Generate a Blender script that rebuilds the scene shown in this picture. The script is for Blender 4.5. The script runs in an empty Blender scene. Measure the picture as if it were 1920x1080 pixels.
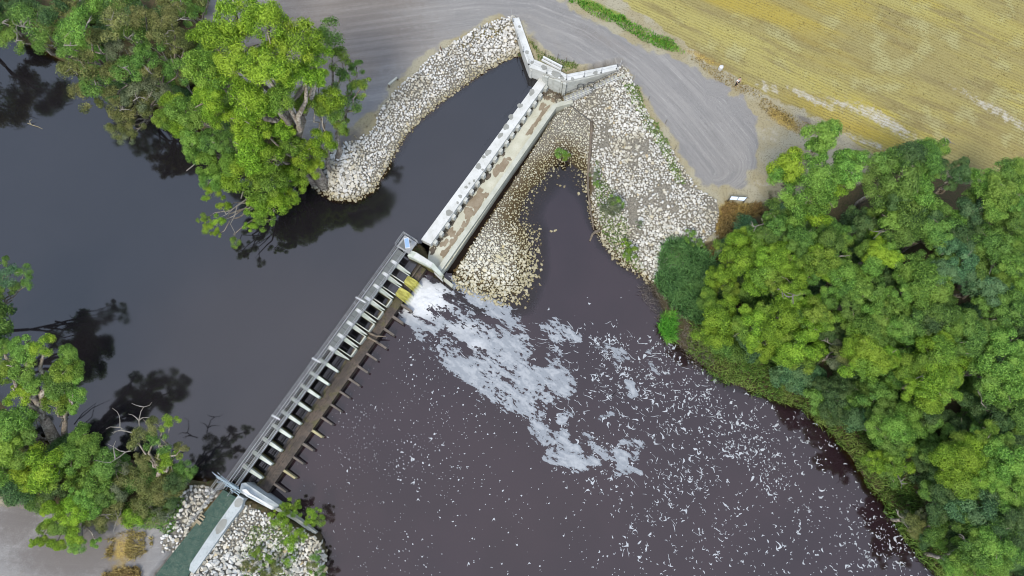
import bpy, bmesh, math, random
import numpy as np
from mathutils import Vector, Matrix

random.seed(7); RNG = np.random.default_rng(11)
SC = bpy.context.scene
COL = SC.collection
R = math.radians

# ------------------------------------------------------------------ camera
CAM_H, TILT, FPX = 75.0, R(14.0), 1297.0
cam_d = bpy.data.cameras.new("camera"); cam = bpy.data.objects.new("camera", cam_d); COL.objects.link(cam)
cam.location = (0, 0, CAM_H); cam.rotation_euler = (TILT, 0, 0)
cam_d.sensor_width = 36.0; cam_d.lens = 36.0 * FPX / 1920.0
cam_d.clip_start = 0.5; cam_d.clip_end = 4000
SC.camera = cam

# ------------------------------------------------------------------ light
SUN_EL, SUN_AZ = R(56), R(206)          # bright overcast, soft sun from below the picture
world = bpy.data.worlds.new("World"); SC.world = world; world.use_nodes = True
wn, wl = world.node_tree.nodes, world.node_tree.links
bg = wn["Background"]
sky = wn.new("ShaderNodeTexSky"); sky.sky_type = 'NISHITA'; sky.sun_disc = False
sky.sun_elevation = SUN_EL; sky.sun_rotation = SUN_AZ; sky.air_density = 1.0; sky.dust_density = 3.0
tc = wn.new("ShaderNodeTexCoord")
# overcast cloud deck: brightest overhead, bluer and dimmer towards the horizon, faintly uneven
cn = wn.new("ShaderNodeTexNoise"); cn.inputs["Scale"].default_value = 1.6; cn.inputs["Detail"].default_value = 3
wl.new(tc.outputs["Generated"], cn.inputs["Vector"])
sxyz = wn.new("ShaderNodeSeparateXYZ"); wl.new(tc.outputs["Generated"], sxyz.inputs[0])
ma = wn.new("ShaderNodeMath"); ma.operation = 'MULTIPLY_ADD'; ma.inputs[1].default_value = 0.42; wl.new(cn.outputs["Fac"], ma.inputs[0]); wl.new(sxyz.outputs[2], ma.inputs[2])
cr = wn.new("ShaderNodeValToRGB")
cr.color_ramp.elements[0].position = 0.35; cr.color_ramp.elements[0].color = (6.8, 8.4, 11.2, 1)
cr.color_ramp.elements[1].position = 1.12 if False else 1.0; cr.color_ramp.elements[1].color = (14.2, 13.6, 15.2, 1)
e_ = cr.color_ramp.elements.new(0.84); e_.color = (8.2, 10.0, 13.4, 1)
mdv = wn.new("ShaderNodeMath"); mdv.operation = 'DIVIDE'; mdv.inputs[1].default_value = 1.22; wl.new(ma.outputs[0], mdv.inputs[0])
wl.new(mdv.outputs[0], cr.inputs["Fac"])
mixw = wn.new("ShaderNodeMix"); mixw.data_type = 'RGBA'; mixw.inputs[0].default_value = 0.86   # thin cloud over the sky
wl.new(sky.outputs[0], mixw.inputs[6]); wl.new(cr.outputs["Color"], mixw.inputs[7])
wl.new(mixw.outputs[2], bg.inputs["Color"]); bg.inputs["Strength"].default_value = 0.092
sd = bpy.data.lights.new("sun", 'SUN'); sun = bpy.data.objects.new("sun", sd); COL.objects.link(sun)
sd.energy = 2.4; sd.angle = R(18); sd.color = (1.0, 0.93, 0.80)
_dir = Vector((math.sin(SUN_AZ) * math.cos(SUN_EL), math.cos(SUN_AZ) * math.cos(SUN_EL), math.sin(SUN_EL)))
sun.rotation_euler = _dir.to_track_quat('Z', 'Y').to_euler(); sun.location = _dir * 120
SC.view_settings.view_transform = 'Standard'; SC.view_settings.look = 'None'
SC.view_settings.gamma = 1.0; SC.view_settings.use_curve_mapping = False
SC.view_settings.exposure = 0.5
SC.cycles.filter_width = 1.05

# ------------------------------------------------------------------ picture point -> place on a level
CT, ST = math.cos(TILT), math.sin(TILT)
def at(px, py, z=0.0):
    xc = (px - 960.0) / FPX; yc = (540.0 - py) / FPX
    d = (xc, yc * CT + ST, yc * ST - CT)
    s = (z - CAM_H) / d[2]
    return Vector((d[0] * s, d[1] * s, z))
def at2(px, py, z=0.0):
    v = at(px, py, z); return (v.x, v.y)
def to_px(X, Y, Z):
    dz = Z - CAM_H
    depth = Y * ST - dz * CT
    return 960 + FPX * X / depth, 540 - FPX * (Y * CT + dz * ST) / depth
def mpp(px, py, z=0.0):                     # metres per picture pixel
    a = at(px, py, z); return (a.y * ST - (z - CAM_H) * CT) / FPX
def pl(pts, z=0.0):
    return [at2(p[0], p[1], z) for p in pts]

# ------------------------------------------------------------------ noise and distances
def _h(ix, iy, s):
    n = (ix.astype(np.int64) * 374761393 + iy.astype(np.int64) * 668265263 + s * 1442695041) & 0x7fffffff
    n = ((n ^ (n >> 13)) * 1274126177) & 0x7fffffff
    return ((n ^ (n >> 16)) & 0xffff) / 65535.0
def vnoise(x, y, s=0):
    ix, iy = np.floor(x), np.floor(y); fx, fy = x - ix, y - iy
    fx = fx * fx * fx * (fx * (fx * 6 - 15) + 10); fy = fy * fy * fy * (fy * (fy * 6 - 15) + 10)
    a = _h(ix, iy, s); b = _h(ix + 1, iy, s); c = _h(ix, iy + 1, s); d = _h(ix + 1, iy + 1, s)
    return (a * (1 - fx) + b * fx) * (1 - fy) + (c * (1 - fx) + d * fx) * fy
def fbm(x, y, s=0, o=4, g=0.5):
    t = 0; a = 1; n = 0
    for k in range(o):
        t = t + a * vnoise(x * 2 ** k + 17.3 * k, y * 2 ** k - 9.1 * k, s + k); n += a; a *= g
    return t / n
def seg_dist(X, Y, pts):                    # distance to an open polyline
    best = np.full(np.shape(X), 1e9)
    for (ax, ay), (bx, by) in zip(pts[:-1], pts[1:]):
        vx, vy = bx - ax, by - ay; L = vx * vx + vy * vy + 1e-12
        t = np.clip(((X - ax) * vx + (Y - ay) * vy) / L, 0, 1)
        best = np.minimum(best, np.hypot(X - ax - t * vx, Y - ay - t * vy))
    return best
def inside(X, Y, poly):
    r = np.zeros(np.shape(X), bool)
    n = len(poly)
    for i in range(n):
        (ax, ay), (bx, by) = poly[i], poly[(i + 1) % n]
        if ay == by: continue
        c = ((ay > Y) != (by > Y)) & (X < (bx - ax) * (Y - ay) / (by - ay) + ax)
        r ^= c
    return r
def sdf(X, Y, poly):                        # negative inside
    d = seg_dist(X, Y, list(poly) + [poly[0]])
    return np.where(inside(X, Y, poly), -d, d)
def sstep(a, b, x):
    t = np.clip((x - a) / (b - a), 0, 1); return t * t * (3 - 2 * t)

# ------------------------------------------------------------------ object helpers
def props(o, label=None, cat=None, group=None, kind=None):
    if label: o['label'] = label
    if cat: o['category'] = cat
    if group: o['group'] = group
    if kind: o['kind'] = kind
    return o
def empty(name, loc, label=None, cat=None, group=None, kind=None, rz=0.0):
    o = bpy.data.objects.new(name, None); COL.objects.link(o)
    o.location = loc; o.rotation_euler = (0, 0, rz); o.empty_display_size = 0.3
    return props(o, label, cat, group, kind)
def link(name, me, mat=None, parent=None, keep=True):
    o = bpy.data.objects.new(name, me); COL.objects.link(o)
    if mat is not None and len(me.materials) == 0: me.materials.append(mat)
    if parent is not None:
        o.parent = parent
        if keep:                            # mesh data are in world coordinates
            bpy_loc = parent_world(parent)
            o.matrix_parent_inverse = bpy_loc.inverted()
    return o
def parent_world(p):
    m = Matrix.LocRotScale(p.location, p.rotation_euler, p.scale)
    if p.parent is not None:
        m = parent_world(p.parent) @ p.matrix_parent_inverse @ m
    return m
class MB:
    def __init__(s): s.v = []; s.f = []
    def add(s, vs, fs):
        b = len(s.v); s.v += [tuple(v) for v in vs]; s.f += [tuple(i + b for i in f) for f in fs]
    def prism(s, poly, z0, z1):             # plan polygon, bottom and top level (single or per corner)
        n = len(poly)
        a = sum(poly[i][0] * poly[(i + 1) % n][1] - poly[(i + 1) % n][0] * poly[i][1] for i in range(n))
        zt = list(z1) if hasattr(z1, '__len__') else [z1] * n
        zb = list(z0) if hasattr(z0, '__len__') else [z0] * n
        if a < 0: poly = poly[::-1]; zt = zt[::-1]; zb = zb[::-1]
        vs = [(p[0], p[1], z) for p, z in zip(poly, zb)] + [(p[0], p[1], z) for p, z in zip(poly, zt)]
        fs = [tuple(range(n - 1, -1, -1)), tuple(range(n, 2 * n))]
        fs += [(i, (i + 1) % n, n + (i + 1) % n, n + i) for i in range(n)]
        s.add(vs, fs)
    def bar(s, a, b, w, h=None):            # rectangular bar between two points
        a, b = Vector(a), Vector(b); h = w if h is None else h
        d = (b - a).normalized()
        x = d.cross(Vector((0, 0, 1)))
        if x.length < 1e-3: x = Vector((1, 0, 0))
        x.normalize(); y = x.cross(d).normalized()
        vs = []
        for p in (a, b):
            for sx, sy in ((-1, -1), (1, -1), (1, 1), (-1, 1)):
                vs.append(p + x * sx * w / 2 + y * sy * h / 2)
        s.add(vs, [(0, 1, 2, 3), (7, 6, 5, 4), (0, 4, 5, 1), (1, 5, 6, 2), (2, 6, 7, 3), (3, 7, 4, 0)])
    def tube(s, pts, rad, n=6):
        pts = [Vector(p) for p in pts]; k = len(pts)
        rad = rad if hasattr(rad, '__len__') else [rad] * k
        vs = []; fs = []
        up = Vector((0.31, 0.87, 0.37))
        for i, p in enumerate(pts):
            d = (pts[min(i + 1, k - 1)] - pts[max(i - 1, 0)]).normalized()
            x = d.cross(up)
            if x.length < 1e-3: x = d.cross(Vector((1, 0, 0)))
            x.normalize(); y = d.cross(x)
            for j in range(n):
                a = 2 * math.pi * j / n
                vs.append(p + (x * math.cos(a) + y * math.sin(a)) * rad[i])
        for i in range(k - 1):
            for j in range(n):
                fs.append((i * n + j, i * n + (j + 1) % n, (i + 1) * n + (j + 1) % n, (i + 1) * n + j))
        fs.append(tuple(range(n - 1, -1, -1))); fs.append(tuple((k - 1) * n + j for j in range(n)))
        s.add(vs, fs)
    def mesh(s, name, smooth=False):
        me = bpy.data.meshes.new(name); me.from_pydata(s.v, [], s.f); me.update()
        if smooth: me.polygons.foreach_set("use_smooth", [True] * len(me.polygons))
        return me
    def build(s, name, mat, parent=None, smooth=False, **kw):
        o = link(name, s.mesh(name, smooth), mat, parent); return props(o, **kw) if kw else o
def np_mesh(name, V, F, smooth=False):      # V (n,3), F (m,3 or 4)
    me = bpy.data.meshes.new(name); V = np.ascontiguousarray(V, np.float32); F = np.ascontiguousarray(F, np.int32)
    me.vertices.add(len(V)); me.vertices.foreach_set("co", V.ravel())
    k = F.shape[1]; me.loops.add(F.size); me.loops.foreach_set("vertex_index", F.ravel())
    me.polygons.add(len(F)); me.polygons.foreach_set("loop_start", np.arange(0, F.size, k, dtype=np.int32))
    if smooth: me.polygons.foreach_set("use_smooth", np.ones(len(F), bool))
    me.update(calc_edges=True); me.validate(); return me
def attr(me, name, arr, dom='POINT', typ='FLOAT'):
    a = me.attributes.new(name, typ, dom)
    key = 'color' if typ == 'FLOAT_COLOR' else ('vector' if typ == 'FLOAT_VECTOR' else 'value')
    a.data.foreach_set(key, np.ascontiguousarray(arr, np.float32).ravel())

# ------------------------------------------------------------------ node helpers
class NT:
    def __init__(s, name):
        s.m = bpy.data.materials.new(name); s.m.use_nodes = True
        s.t = s.m.node_tree; s.n = s.t.nodes; s.l = s.t.links
        s.b = s.n["Principled BSDF"]; s.out = s.n["Material Output"]
    def new(s, typ, **kw):
        nd = s.n.new(typ)
        for k, v in kw.items():
            if k.startswith('_'): setattr(nd, k[1:], v)
            else: s.put(nd.inputs[k.replace('__', ' ')], v)
        return nd
    def put(s, sock, v):
        if isinstance(v, bpy.types.NodeSocket): s.l.new(v, sock)
        elif isinstance(v, (tuple, list)) and len(v) == 3 and sock.type == 'RGBA': sock.default_value = (*v, 1)
        else: sock.default_value = v
    def math(s, op, a, b=0.5, c=None, clamp=False):
        nd = s.n.new("ShaderNodeMath"); nd.operation = op; nd.use_clamp = clamp
        s.put(nd.inputs[0], a); s.put(nd.inputs[1], b)
        if c is not None: s.put(nd.inputs[2], c)
        return nd.outputs[0]
    def mix(s, f, a, b, mode='MIX'):
        nd = s.n.new("ShaderNodeMix"); nd.data_type = 'RGBA'; nd.blend_type = mode
        s.put(nd.inputs[0], f); s.put(nd.inputs[6], a); s.put(nd.inputs[7], b); return nd.outputs[2]
    def noise(s, scale, detail=3, vec=None, rough=0.5, out="Fac", dist=0.0):
        nd = s.n.new("ShaderNodeTexNoise"); nd.inputs["Scale"].default_value = scale
        nd.inputs["Detail"].default_value = detail; nd.inputs["Roughness"].default_value = rough
        nd.inputs["Distortion"].default_value = dist
        s.put(nd.inputs["Vector"], vec if vec is not None else s.pos()); return nd.outputs[out]
    def pos(s):
        if not hasattr(s, '_p'): s._p = s.n.new("ShaderNodeNewGeometry")
        return s._p.outputs["Position"]
    def posz(s):
        x = s.n.new("ShaderNodeSeparateXYZ"); s.l.new(s.pos(), x.inputs[0]); return x.outputs[2]
    def ss(s, x, a, b):
        nd = s.n.new("ShaderNodeMapRange"); nd.interpolation_type = 'SMOOTHSTEP'
        s.put(nd.inputs[0], x); s.put(nd.inputs[1], a); s.put(nd.inputs[2], b); return nd.outputs[0]
    def at(s, name, out="Fac"):
        nd = s.n.new("ShaderNodeAttribute"); nd.attribute_name = name; return nd.outputs[out]
    def bump(s, h, strength=0.3, dist=0.05):
        nd = s.n.new("ShaderNodeBump"); nd.inputs["Strength"].default_value = strength
        nd.inputs["Distance"].default_value = dist; s.put(nd.inputs["Height"], h)
        s.l.new(nd.outputs[0], s.b.inputs["Normal"])
    def fin(s, col, rough=0.9, spec=0.2):
        s.put(s.b.inputs["Base Color"], col); s.put(s.b.inputs["Roughness"], rough)
        s.b.inputs["Specular IOR Level"].default_value = spec; return s.m

def m_concrete(name, c, c2, stain=(0.16, 0.15, 0.10), amt=0.5, scale=1.0):
    t = NT(name)
    n1 = t.noise(0.8 * scale, 5); n2 = t.noise(6 * scale, 4); n3 = t.noise(30, 2)
    col = t.mix(t.ss(n1, 0.35, 0.65), c, c2)
    col = t.mix(t.math('MULTIPLY', t.ss(n2, 0.52, 0.75), amt), col, stain)
    col = t.mix(t.math('MULTIPLY', t.ss(n3, 0.4, 0.7), 0.15), col, (0.3, 0.3, 0.28))
    t.bump(n3, 0.25, 0.02); return t.fin(col, 0.85)
def m_paint(name, c, var=0.15, rough=0.5, metal=0.0):
    t = NT(name); n = t.noise(3, 4)
    col = t.mix(t.math('MULTIPLY', t.ss(n, 0.4, 0.7), var), c, (c[0] * 0.45, c[1] * 0.43, c[2] * 0.38))
    t.b.inputs["Metallic"].default_value = metal
    return t.fin(col, rough, 0.3)

M = {}
M['white_concrete'] = m_concrete("white_concrete", (0.512, 0.512, 0.488), (0.432, 0.432, 0.400), amt=0.25)
M['pale_concrete'] = m_concrete("pale_concrete", (0.400, 0.400, 0.336), (0.336, 0.336, 0.272), amt=0.3)
M['floor_concrete'] = m_concrete("floor_concrete", (0.464, 0.456, 0.368), (0.400, 0.392, 0.304), stain=(0.240, 0.208, 0.136), amt=0.3)
M['patch'] = m_concrete("patch_concrete", (0.240, 0.240, 0.216), (0.200, 0.200, 0.176), amt=0.3)
M['mud'] = m_concrete("mud", (0.192, 0.148, 0.096), (0.240, 0.196, 0.136), stain=(0.096, 0.076, 0.044), amt=0.5, scale=1.6)
M['dark_mud_and_shade'] = m_concrete("dark_mud_and_shade", (0.05, 0.042, 0.028), (0.09, 0.07, 0.05), stain=(0.03, 0.03, 0.015), amt=0.6, scale=2)  # dark mud colour; also paints the shade at the foot of the piling
M['steel'] = m_paint("galvanised_steel", (0.30, 0.305, 0.30), 0.45, 0.45)
M['dark_steel'] = m_paint("dark_steel", (0.06, 0.06, 0.06), 0.2, 0.5)
M['grating'] = m_paint("grating", (0.112, 0.119, 0.112), 0.3, 0.6)
M['white_paint'] = m_paint("white_paint", (0.52, 0.52, 0.51), 0.25, 0.45)
M['blue_steel'] = m_paint("pale_blue_steel", (0.272, 0.344, 0.376), 0.35, 0.45)
M['wing_paint'] = m_concrete("wing_concrete", (0.36, 0.385, 0.38), (0.29, 0.315, 0.31), stain=(0.17, 0.18, 0.16), amt=0.5)
M['rust'] = m_paint("rusty_steel", (0.14, 0.07, 0.045), 0.5, 0.8)
M['old_wood'] = m_concrete("old_wood", (0.16, 0.125, 0.085), (0.10, 0.08, 0.06), stain=(0.05, 0.04, 0.03), amt=0.6, scale=3)
M['pale_wood'] = m_concrete("pale_wood", (0.288, 0.240, 0.152), (0.224, 0.184, 0.112), amt=0.4, scale=3)
def m_slab():
    t = NT("slab_brown")
    n1 = t.noise(0.9, 5); n2 = t.noise(5, 4); n3 = t.noise(25, 2)
    col = t.mix(t.ss(n1, 0.35, 0.68), (0.085, 0.063, 0.047), (0.042, 0.033, 0.026))
    col = t.mix(t.math('MULTIPLY', t.ss(t.noise(0.6, 3, dist=1), 0.5, 0.66), 0.8), col, (0.07, 0.062, 0.018))
    col = t.mix(t.math('MULTIPLY', t.ss(n2, 0.46, 0.66), 0.75), col, (0.02, 0.018, 0.014))
    t.bump(n3, 0.3, 0.02); return t.fin(col, 0.6, 0.3)
M['slab'] = m_slab()
M['tooth'] = m_concrete("wet_concrete", (0.13, 0.105, 0.085), (0.09, 0.075, 0.06), stain=(0.04, 0.035, 0.025), amt=0.6, scale=2)
M['tooth_pale'] = m_concrete("bleached_concrete", (0.34, 0.30, 0.16), (0.26, 0.22, 0.12), stain=(0.12, 0.10, 0.04), amt=0.5, scale=2)
def m_pier():
    t = NT("pier_concrete")
    n1 = t.noise(1.2, 4); n2 = t.noise(7, 4)
    col = t.mix(t.ss(n1, 0.35, 0.65), (0.46, 0.48, 0.42), (0.36, 0.39, 0.33))
    low = t.ss(t.math('ADD', t.posz(), t.math('MULTIPLY', n2, 0.5)), 0.55, -0.1)
    col = t.mix(low, col, (0.11, 0.10, 0.035))
    t.bump(n2, 0.2, 0.02); return t.fin(col, 0.8)
M['pier'] = m_pier()
def m_crest_face():
    t = NT("pile_face")
    n1 = t.noise(2.2, 4)
    col = t.mix(t.ss(n1, 0.3, 0.7), (0.45, 0.455, 0.42), (0.35, 0.355, 0.32))
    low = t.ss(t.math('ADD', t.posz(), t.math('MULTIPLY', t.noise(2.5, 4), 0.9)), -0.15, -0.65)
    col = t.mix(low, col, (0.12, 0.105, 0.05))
    t.bump(n1, 0.2, 0.03); return t.fin(col, 0.8)
M['pile'] = m_crest_face()

# =================================================================== TERRAIN
ZU, ZD, ZT = 0.0, -1.6, 1.9                 # upper pool, lower river, bank top
# bridge frame: u along the gates (from the lower left), v towards the lower river
PA, PB = at(470, 882.8, 0.7), at(746.7, 497.8, 0.7)
EU = Vector((PB.x - PA.x, PB.y - PA.y, 0)); LEN = EU.length; EU.normalize(); EV = Vector((EU.y, -EU.x, 0))
NP = 17; BAY = LEN / (NP - 1)
def uv(u, v, z=0.0):
    p = Vector((PA.x, PA.y, 0)) + EU * u + EV * v; p.z = z; return p
def uv2(u, v): p = uv(u, v); return (p.x, p.y)

U_shore = pl([(1003, 138), (978, 103), (960, 105), (930, 120), (900, 140), (860, 166), (820, 196), (785, 226), (757, 258), (737, 290),
              (722, 322), (702, 354), (665, 374), (625, 372), (595, 354), (574, 338), (520, 305), (440, 275), (380, 245), (300, 205), (230, 172),
              (150, 132), (90, 100), (0, 62), (-150, -5)]) + [(-420, 60), (-420, 0)] + \
          pl([(-150, 640), (-60, 705), (0, 752), (40, 800), (90, 832), (150, 845), (220, 856), (290, 872), (350, 897), (405, 908)])
U_weir = [uv2(-1.8 * BAY, -1.15), uv2(17.0 * BAY, -1.15)] + pl([(797, 449), (1012, 152)])
U_poly = U_shore + U_weir
D_poly = [uv2(-1.7, 2.5), uv2(17 * BAY - 0.3, 2.5)] + pl([(850, 543), (900, 560), (975, 566), (1004, 500), (1000, 440), (978, 410), (1000, 365), (1032, 332),
          (1060, 308), (1082, 325), (1098, 360), (1108, 415), (1128, 455), (1160, 492), (1210, 523), (1232, 560), (1262, 640), (1310, 682), (1352, 714),
          (1400, 732), (1440, 746), (1500, 764), (1550, 804), (1590, 852), (1622, 903), (1668, 952), (1700, 1000), (1740, 1062), (1785, 1130), (1900, 1300)], ZD) + \
          [(75, -260), (-8, -260)] + pl([(700, 1300), (625, 1150), (604, 1080), (612, 1040), (598, 1004), (530, 962)], ZD)
S_polys = [[uv2(-1.4 * BAY, -1.1), uv2(17.4 * BAY, -1.1), uv2(17.2 * BAY, 3.2), uv2(-0.9 * BAY, 3.2)],
           pl([(790, 450), (1012, 148), (1048, 160), (1052, 200), (1036, 210), (838, 522)], -0.5),
           pl([(448, 907), (524, 943), (604, 994), (625, 985), (560, 880)], -1.0)]
F_polys = [(pl([(967, 36), (1003, 122), (1062, 158), (1164, 124), (1320, 60), (1000, -60)], 1.8), 1.75, 6.0),
           (pl([(430, 925), (450, 935), (350, 1100), (240, 1130), (290, 1040), (395, 930)], 1.5), 1.55, 0.9),
           (pl([(452, 940), (525, 974), (500, 1000), (440, 1010), (400, 1080), (362, 1085)], 0.5), 0.75, 0.33)]

gx = np.concatenate([-78 - np.cumsum(0.4 * 1.22 ** np.arange(30))[::-1], np.arange(-78, 78.01, 0.28), 78 + np.cumsum(0.4 * 1.22 ** np.arange(30))])
gy = np.concatenate([-22 - np.cumsum(0.4 * 1.22 ** np.arange(30))[::-1], np.arange(-22, 66.01, 0.28), 66 + np.cumsum(0.4 * 1.22 ** np.arange(30))])
GX, GY = np.meshgrid(gx, gy)
dU = sdf(GX, GY, U_poly); dD = sdf(GX, GY, D_poly)
wob = (fbm(GX * 0.5, GY * 0.5, 3) - 0.5)
dUs = dU + wob * 1.2 * sstep(0, 1, np.abs(dU)) ; dDs = dD + wob * 1.2 * sstep(0, 1, np.abs(dD))
shoal = pl([(1045, 200), (1080, 195), (1108, 235), (1100, 330), (1085, 345), (1062, 330), (1035, 345), (1012, 380), (1005, 450), (1015, 500), (985, 575), (900, 570), (832, 530)], -1)
dSh = sdf(GX, GY, shoal)
kD = 0.095 + 0.305 * sstep(-0.5, 2.5, dSh)
hU = np.where(dUs > 0, 0.46 * dUs, np.maximum(0.6 * dUs, -2.6))
hD = np.where(dDs > 0, kD * dDs - 0.05, np.maximum((0.10 + 0.4 * sstep(0, 4, dSh)) * dDs - 0.05, -2.2)) + ZD
H = np.minimum(np.minimum(hU, hD), ZT)
for poly, hf, sl in F_polys:
    d = np.maximum(sdf(GX, GY, poly), 0); H = np.maximum(H, np.minimum(hf, hf - sl * d) - 4 * np.maximum(-dD, 0) - 4 * np.maximum(-dU - 0.3, 0))
for poly in S_polys:
    d = np.maximum(sdf(GX, GY, poly), 0); H = np.minimum(H, -2.3 + 7 * np.maximum(d - 0.1, 0))
PXG, PYG = to_px(GX, GY, np.full(GX.shape, 0.6))
nook = sdf(GX, GY, pl([(1055, 150), (1100, 138), (1160, 124), (1172, 142), (1168, 155), (1110, 178), (1074, 196), (1048, 186)], 0.3))
H = np.where(nook < 0, np.minimum(H, -1.05 + 2.75 * np.clip((PXG - 1070) / 95, 0, 1)), H)
lane = sdf(GX, GY, pl([(418, 918), (450, 935), (462, 934), (455, 960), (415, 1024), (366, 1082), (335, 1130), (250, 1130)], 1.7))
H = np.where(lane < 0.25, np.minimum(H, 1.2), H)
big = fbm(GX * 0.08, GY * 0.08, 21) - 0.5
H = H + np.where(H > 1.6, 0.35 * big, 0.0) * sstep(1.6, 1.9, H) + 0.05 * (fbm(GX * 1.3, GY * 1.3, 8) - 0.5)
def hz(x, y):                               # ground level
    i = int(np.clip(np.searchsorted(gx, x) - 1, 0, len(gx) - 2)); j = int(np.clip(np.searchsorted(gy, y) - 1, 0, len(gy) - 2))
    fx = (x - gx[i]) / (gx[i + 1] - gx[i]); fy = (y - gy[j]) / (gy[j + 1] - gy[j])
    return float((H[j, i] * (1 - fx) + H[j, i + 1] * fx) * (1 - fy) + (H[j + 1, i] * (1 - fx) + H[j + 1, i + 1] * fx) * fy)
def hzv(x, y):
    i = np.clip(np.searchsorted(gx, x) - 1, 0, len(gx) - 2); j = np.clip(np.searchsorted(gy, y) - 1, 0, len(gy) - 2)
    fx = (x - gx[i]) / (gx[i + 1] - gx[i]); fy = (y - gy[j]) / (gy[j + 1] - gy[j])
    return (H[j, i] * (1 - fx) + H[j, i + 1] * fx) * (1 - fy) + (H[j + 1, i] * (1 - fx) + H[j + 1, i + 1] * fx) * fy
def atg(px, py):                            # picture point on the ground
    z = 0.5
    for _ in range(8):
        p = at(px, py, z); z = hz(p.x, p.y)
    return at(px, py, z)

# ---- what covers the ground
Z1 = [(966, 42), (940, 46), (905, 60), (860, 85), (810, 116), (775, 150), (740, 182), (715, 216), (700, 250), (668, 272), (640, 284), (612, 292), (588, 305),
      (576, 330), (588, 354), (622, 379), (668, 381), (706, 360), (730, 322), (744, 290), (764, 260), (802, 224), (842, 190), (888, 160), (932, 127), (972, 104)]
Z2 = [(1076, 190), (1062, 172), (1100, 158), (1164, 136), (1172, 150), (1188, 185), (1214, 238), (1246, 282), (1276, 332), (1300, 366), (1335, 386), (1341, 410), (1331, 448), (1304, 470), (1275, 505),
      (1232, 528), (1205, 520), (1160, 488), (1132, 455), (1115, 420), (1104, 380), (1098, 330), (1104, 250), (1092, 215)]
Z3 = [(1045, 207), (1080, 196), (1106, 235), (1100, 330), (1086, 338), (1062, 308), (1034, 328), (1006, 365), (988, 410), (1000, 448), (1006, 490), (990, 560),
      (930, 560), (872, 540), (842, 522), (862, 490), (952, 350)]
Z4 = [(456, 938), (528, 976), (588, 1006), (606, 1040), (598, 1110), (340, 1110), (362, 1066), (412, 998)]
Z5 = [(402, 914), (352, 910), (326, 950), (308, 1032), (332, 1034), (366, 982), (414, 922)]
w = lambda p, z=1.5: pl(p, z)
road_poly = w([(380, -260), (900, -200), (1062, 0), (1130, 44), (1200, 82), (1280, 113), (1340, 142), (1392, 180), (1425, 215), (1438, 255), (1425, 300), (1408, 340),
               (1380, 358), (1345, 362), (1312, 345), (1282, 306), (1256, 262), (1225, 215), (1196, 165), (1168, 132), (1060, 125), (985, 60), (940, 35), (880, 62), (800, 110),
               (735, 168), (690, 225), (640, 280), (600, 300), (540, 280), (470, 200), (380, 60)], ZT)
field_poly = w([(1000, -300), (1110, -40), (1190, 20), (1262, 70), (1332, 122), (1420, 168), (1500, 208), (1560, 238), (1640, 292), (1700, 306), (1780, 322), (1860, 335), (2200, 430), (2900, 300), (2600, -400)], ZT)
forest_poly = w([(1340, 395), (1390, 385), (1450, 370), (1500, 390), (1640, 330), (1800, 345), (2300, 480), (2400, 1300), (1800, 1300), (1600, 930), (1500, 780), (1300, 690), (1235, 540), (1330, 455)], 0.8)
forest2 = w([(-400, -200), (150, -80), (380, 0), (420, 120), (560, 290), (572, 330), (400, 260), (0, 80), (-300, -60)], 1)
forest3 = w([(-300, 640), (0, 740), (110, 830), (300, 870), (345, 905), (310, 960), (200, 965), (60, 930), (-300, 930)], 1)
def soft(poly, a=-0.5, b=0.5, noise=1.0, ns=0.7, seed=5):
    return 1 - sstep(a, b, sdf(GX, GY, poly) + (fbm(GX * ns, GY * ns, seed) - 0.5) * noise * 2)
def spot(px, py, r, z=ZT, sx=1, sy=1, ang=0.0):
    c = at(px, py, z); s = mpp(px, py, z); x, y = (GX - c.x) / s, (GY - c.y) / s
    ca, sa = math.cos(ang), math.sin(ang)
    return np.exp(-(((x * ca + y * sa) / (r * sx)) ** 2 + ((-x * sa + y * ca) / (r * sy)) ** 2))
road2 = w([(-300, 975), (0, 950), (120, 960), (200, 990), (270, 985), (330, 1000), (330, 1060), (240, 1200), (-300, 1300)], ZT)
m_road = np.maximum(soft(road_poly, -1.8, 0.8, 1.1), soft(road2, -0.6, 0.8, 0.9))
m_field = soft(field_poly, -1.0, 0.6, 0.8)
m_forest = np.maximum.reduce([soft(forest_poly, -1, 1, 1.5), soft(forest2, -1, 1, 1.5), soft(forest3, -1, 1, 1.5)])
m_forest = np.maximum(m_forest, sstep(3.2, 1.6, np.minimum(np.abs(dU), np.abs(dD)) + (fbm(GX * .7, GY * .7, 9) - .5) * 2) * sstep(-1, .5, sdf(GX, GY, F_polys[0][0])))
m_rip = np.maximum.reduce([soft(w(z, zz), -0.4, 0.25, 0.25) for z, zz in ((Z1, 0.8), (Z2, 0), (Z3, -1.3), (Z4, 0), (Z5, 1))])
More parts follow.
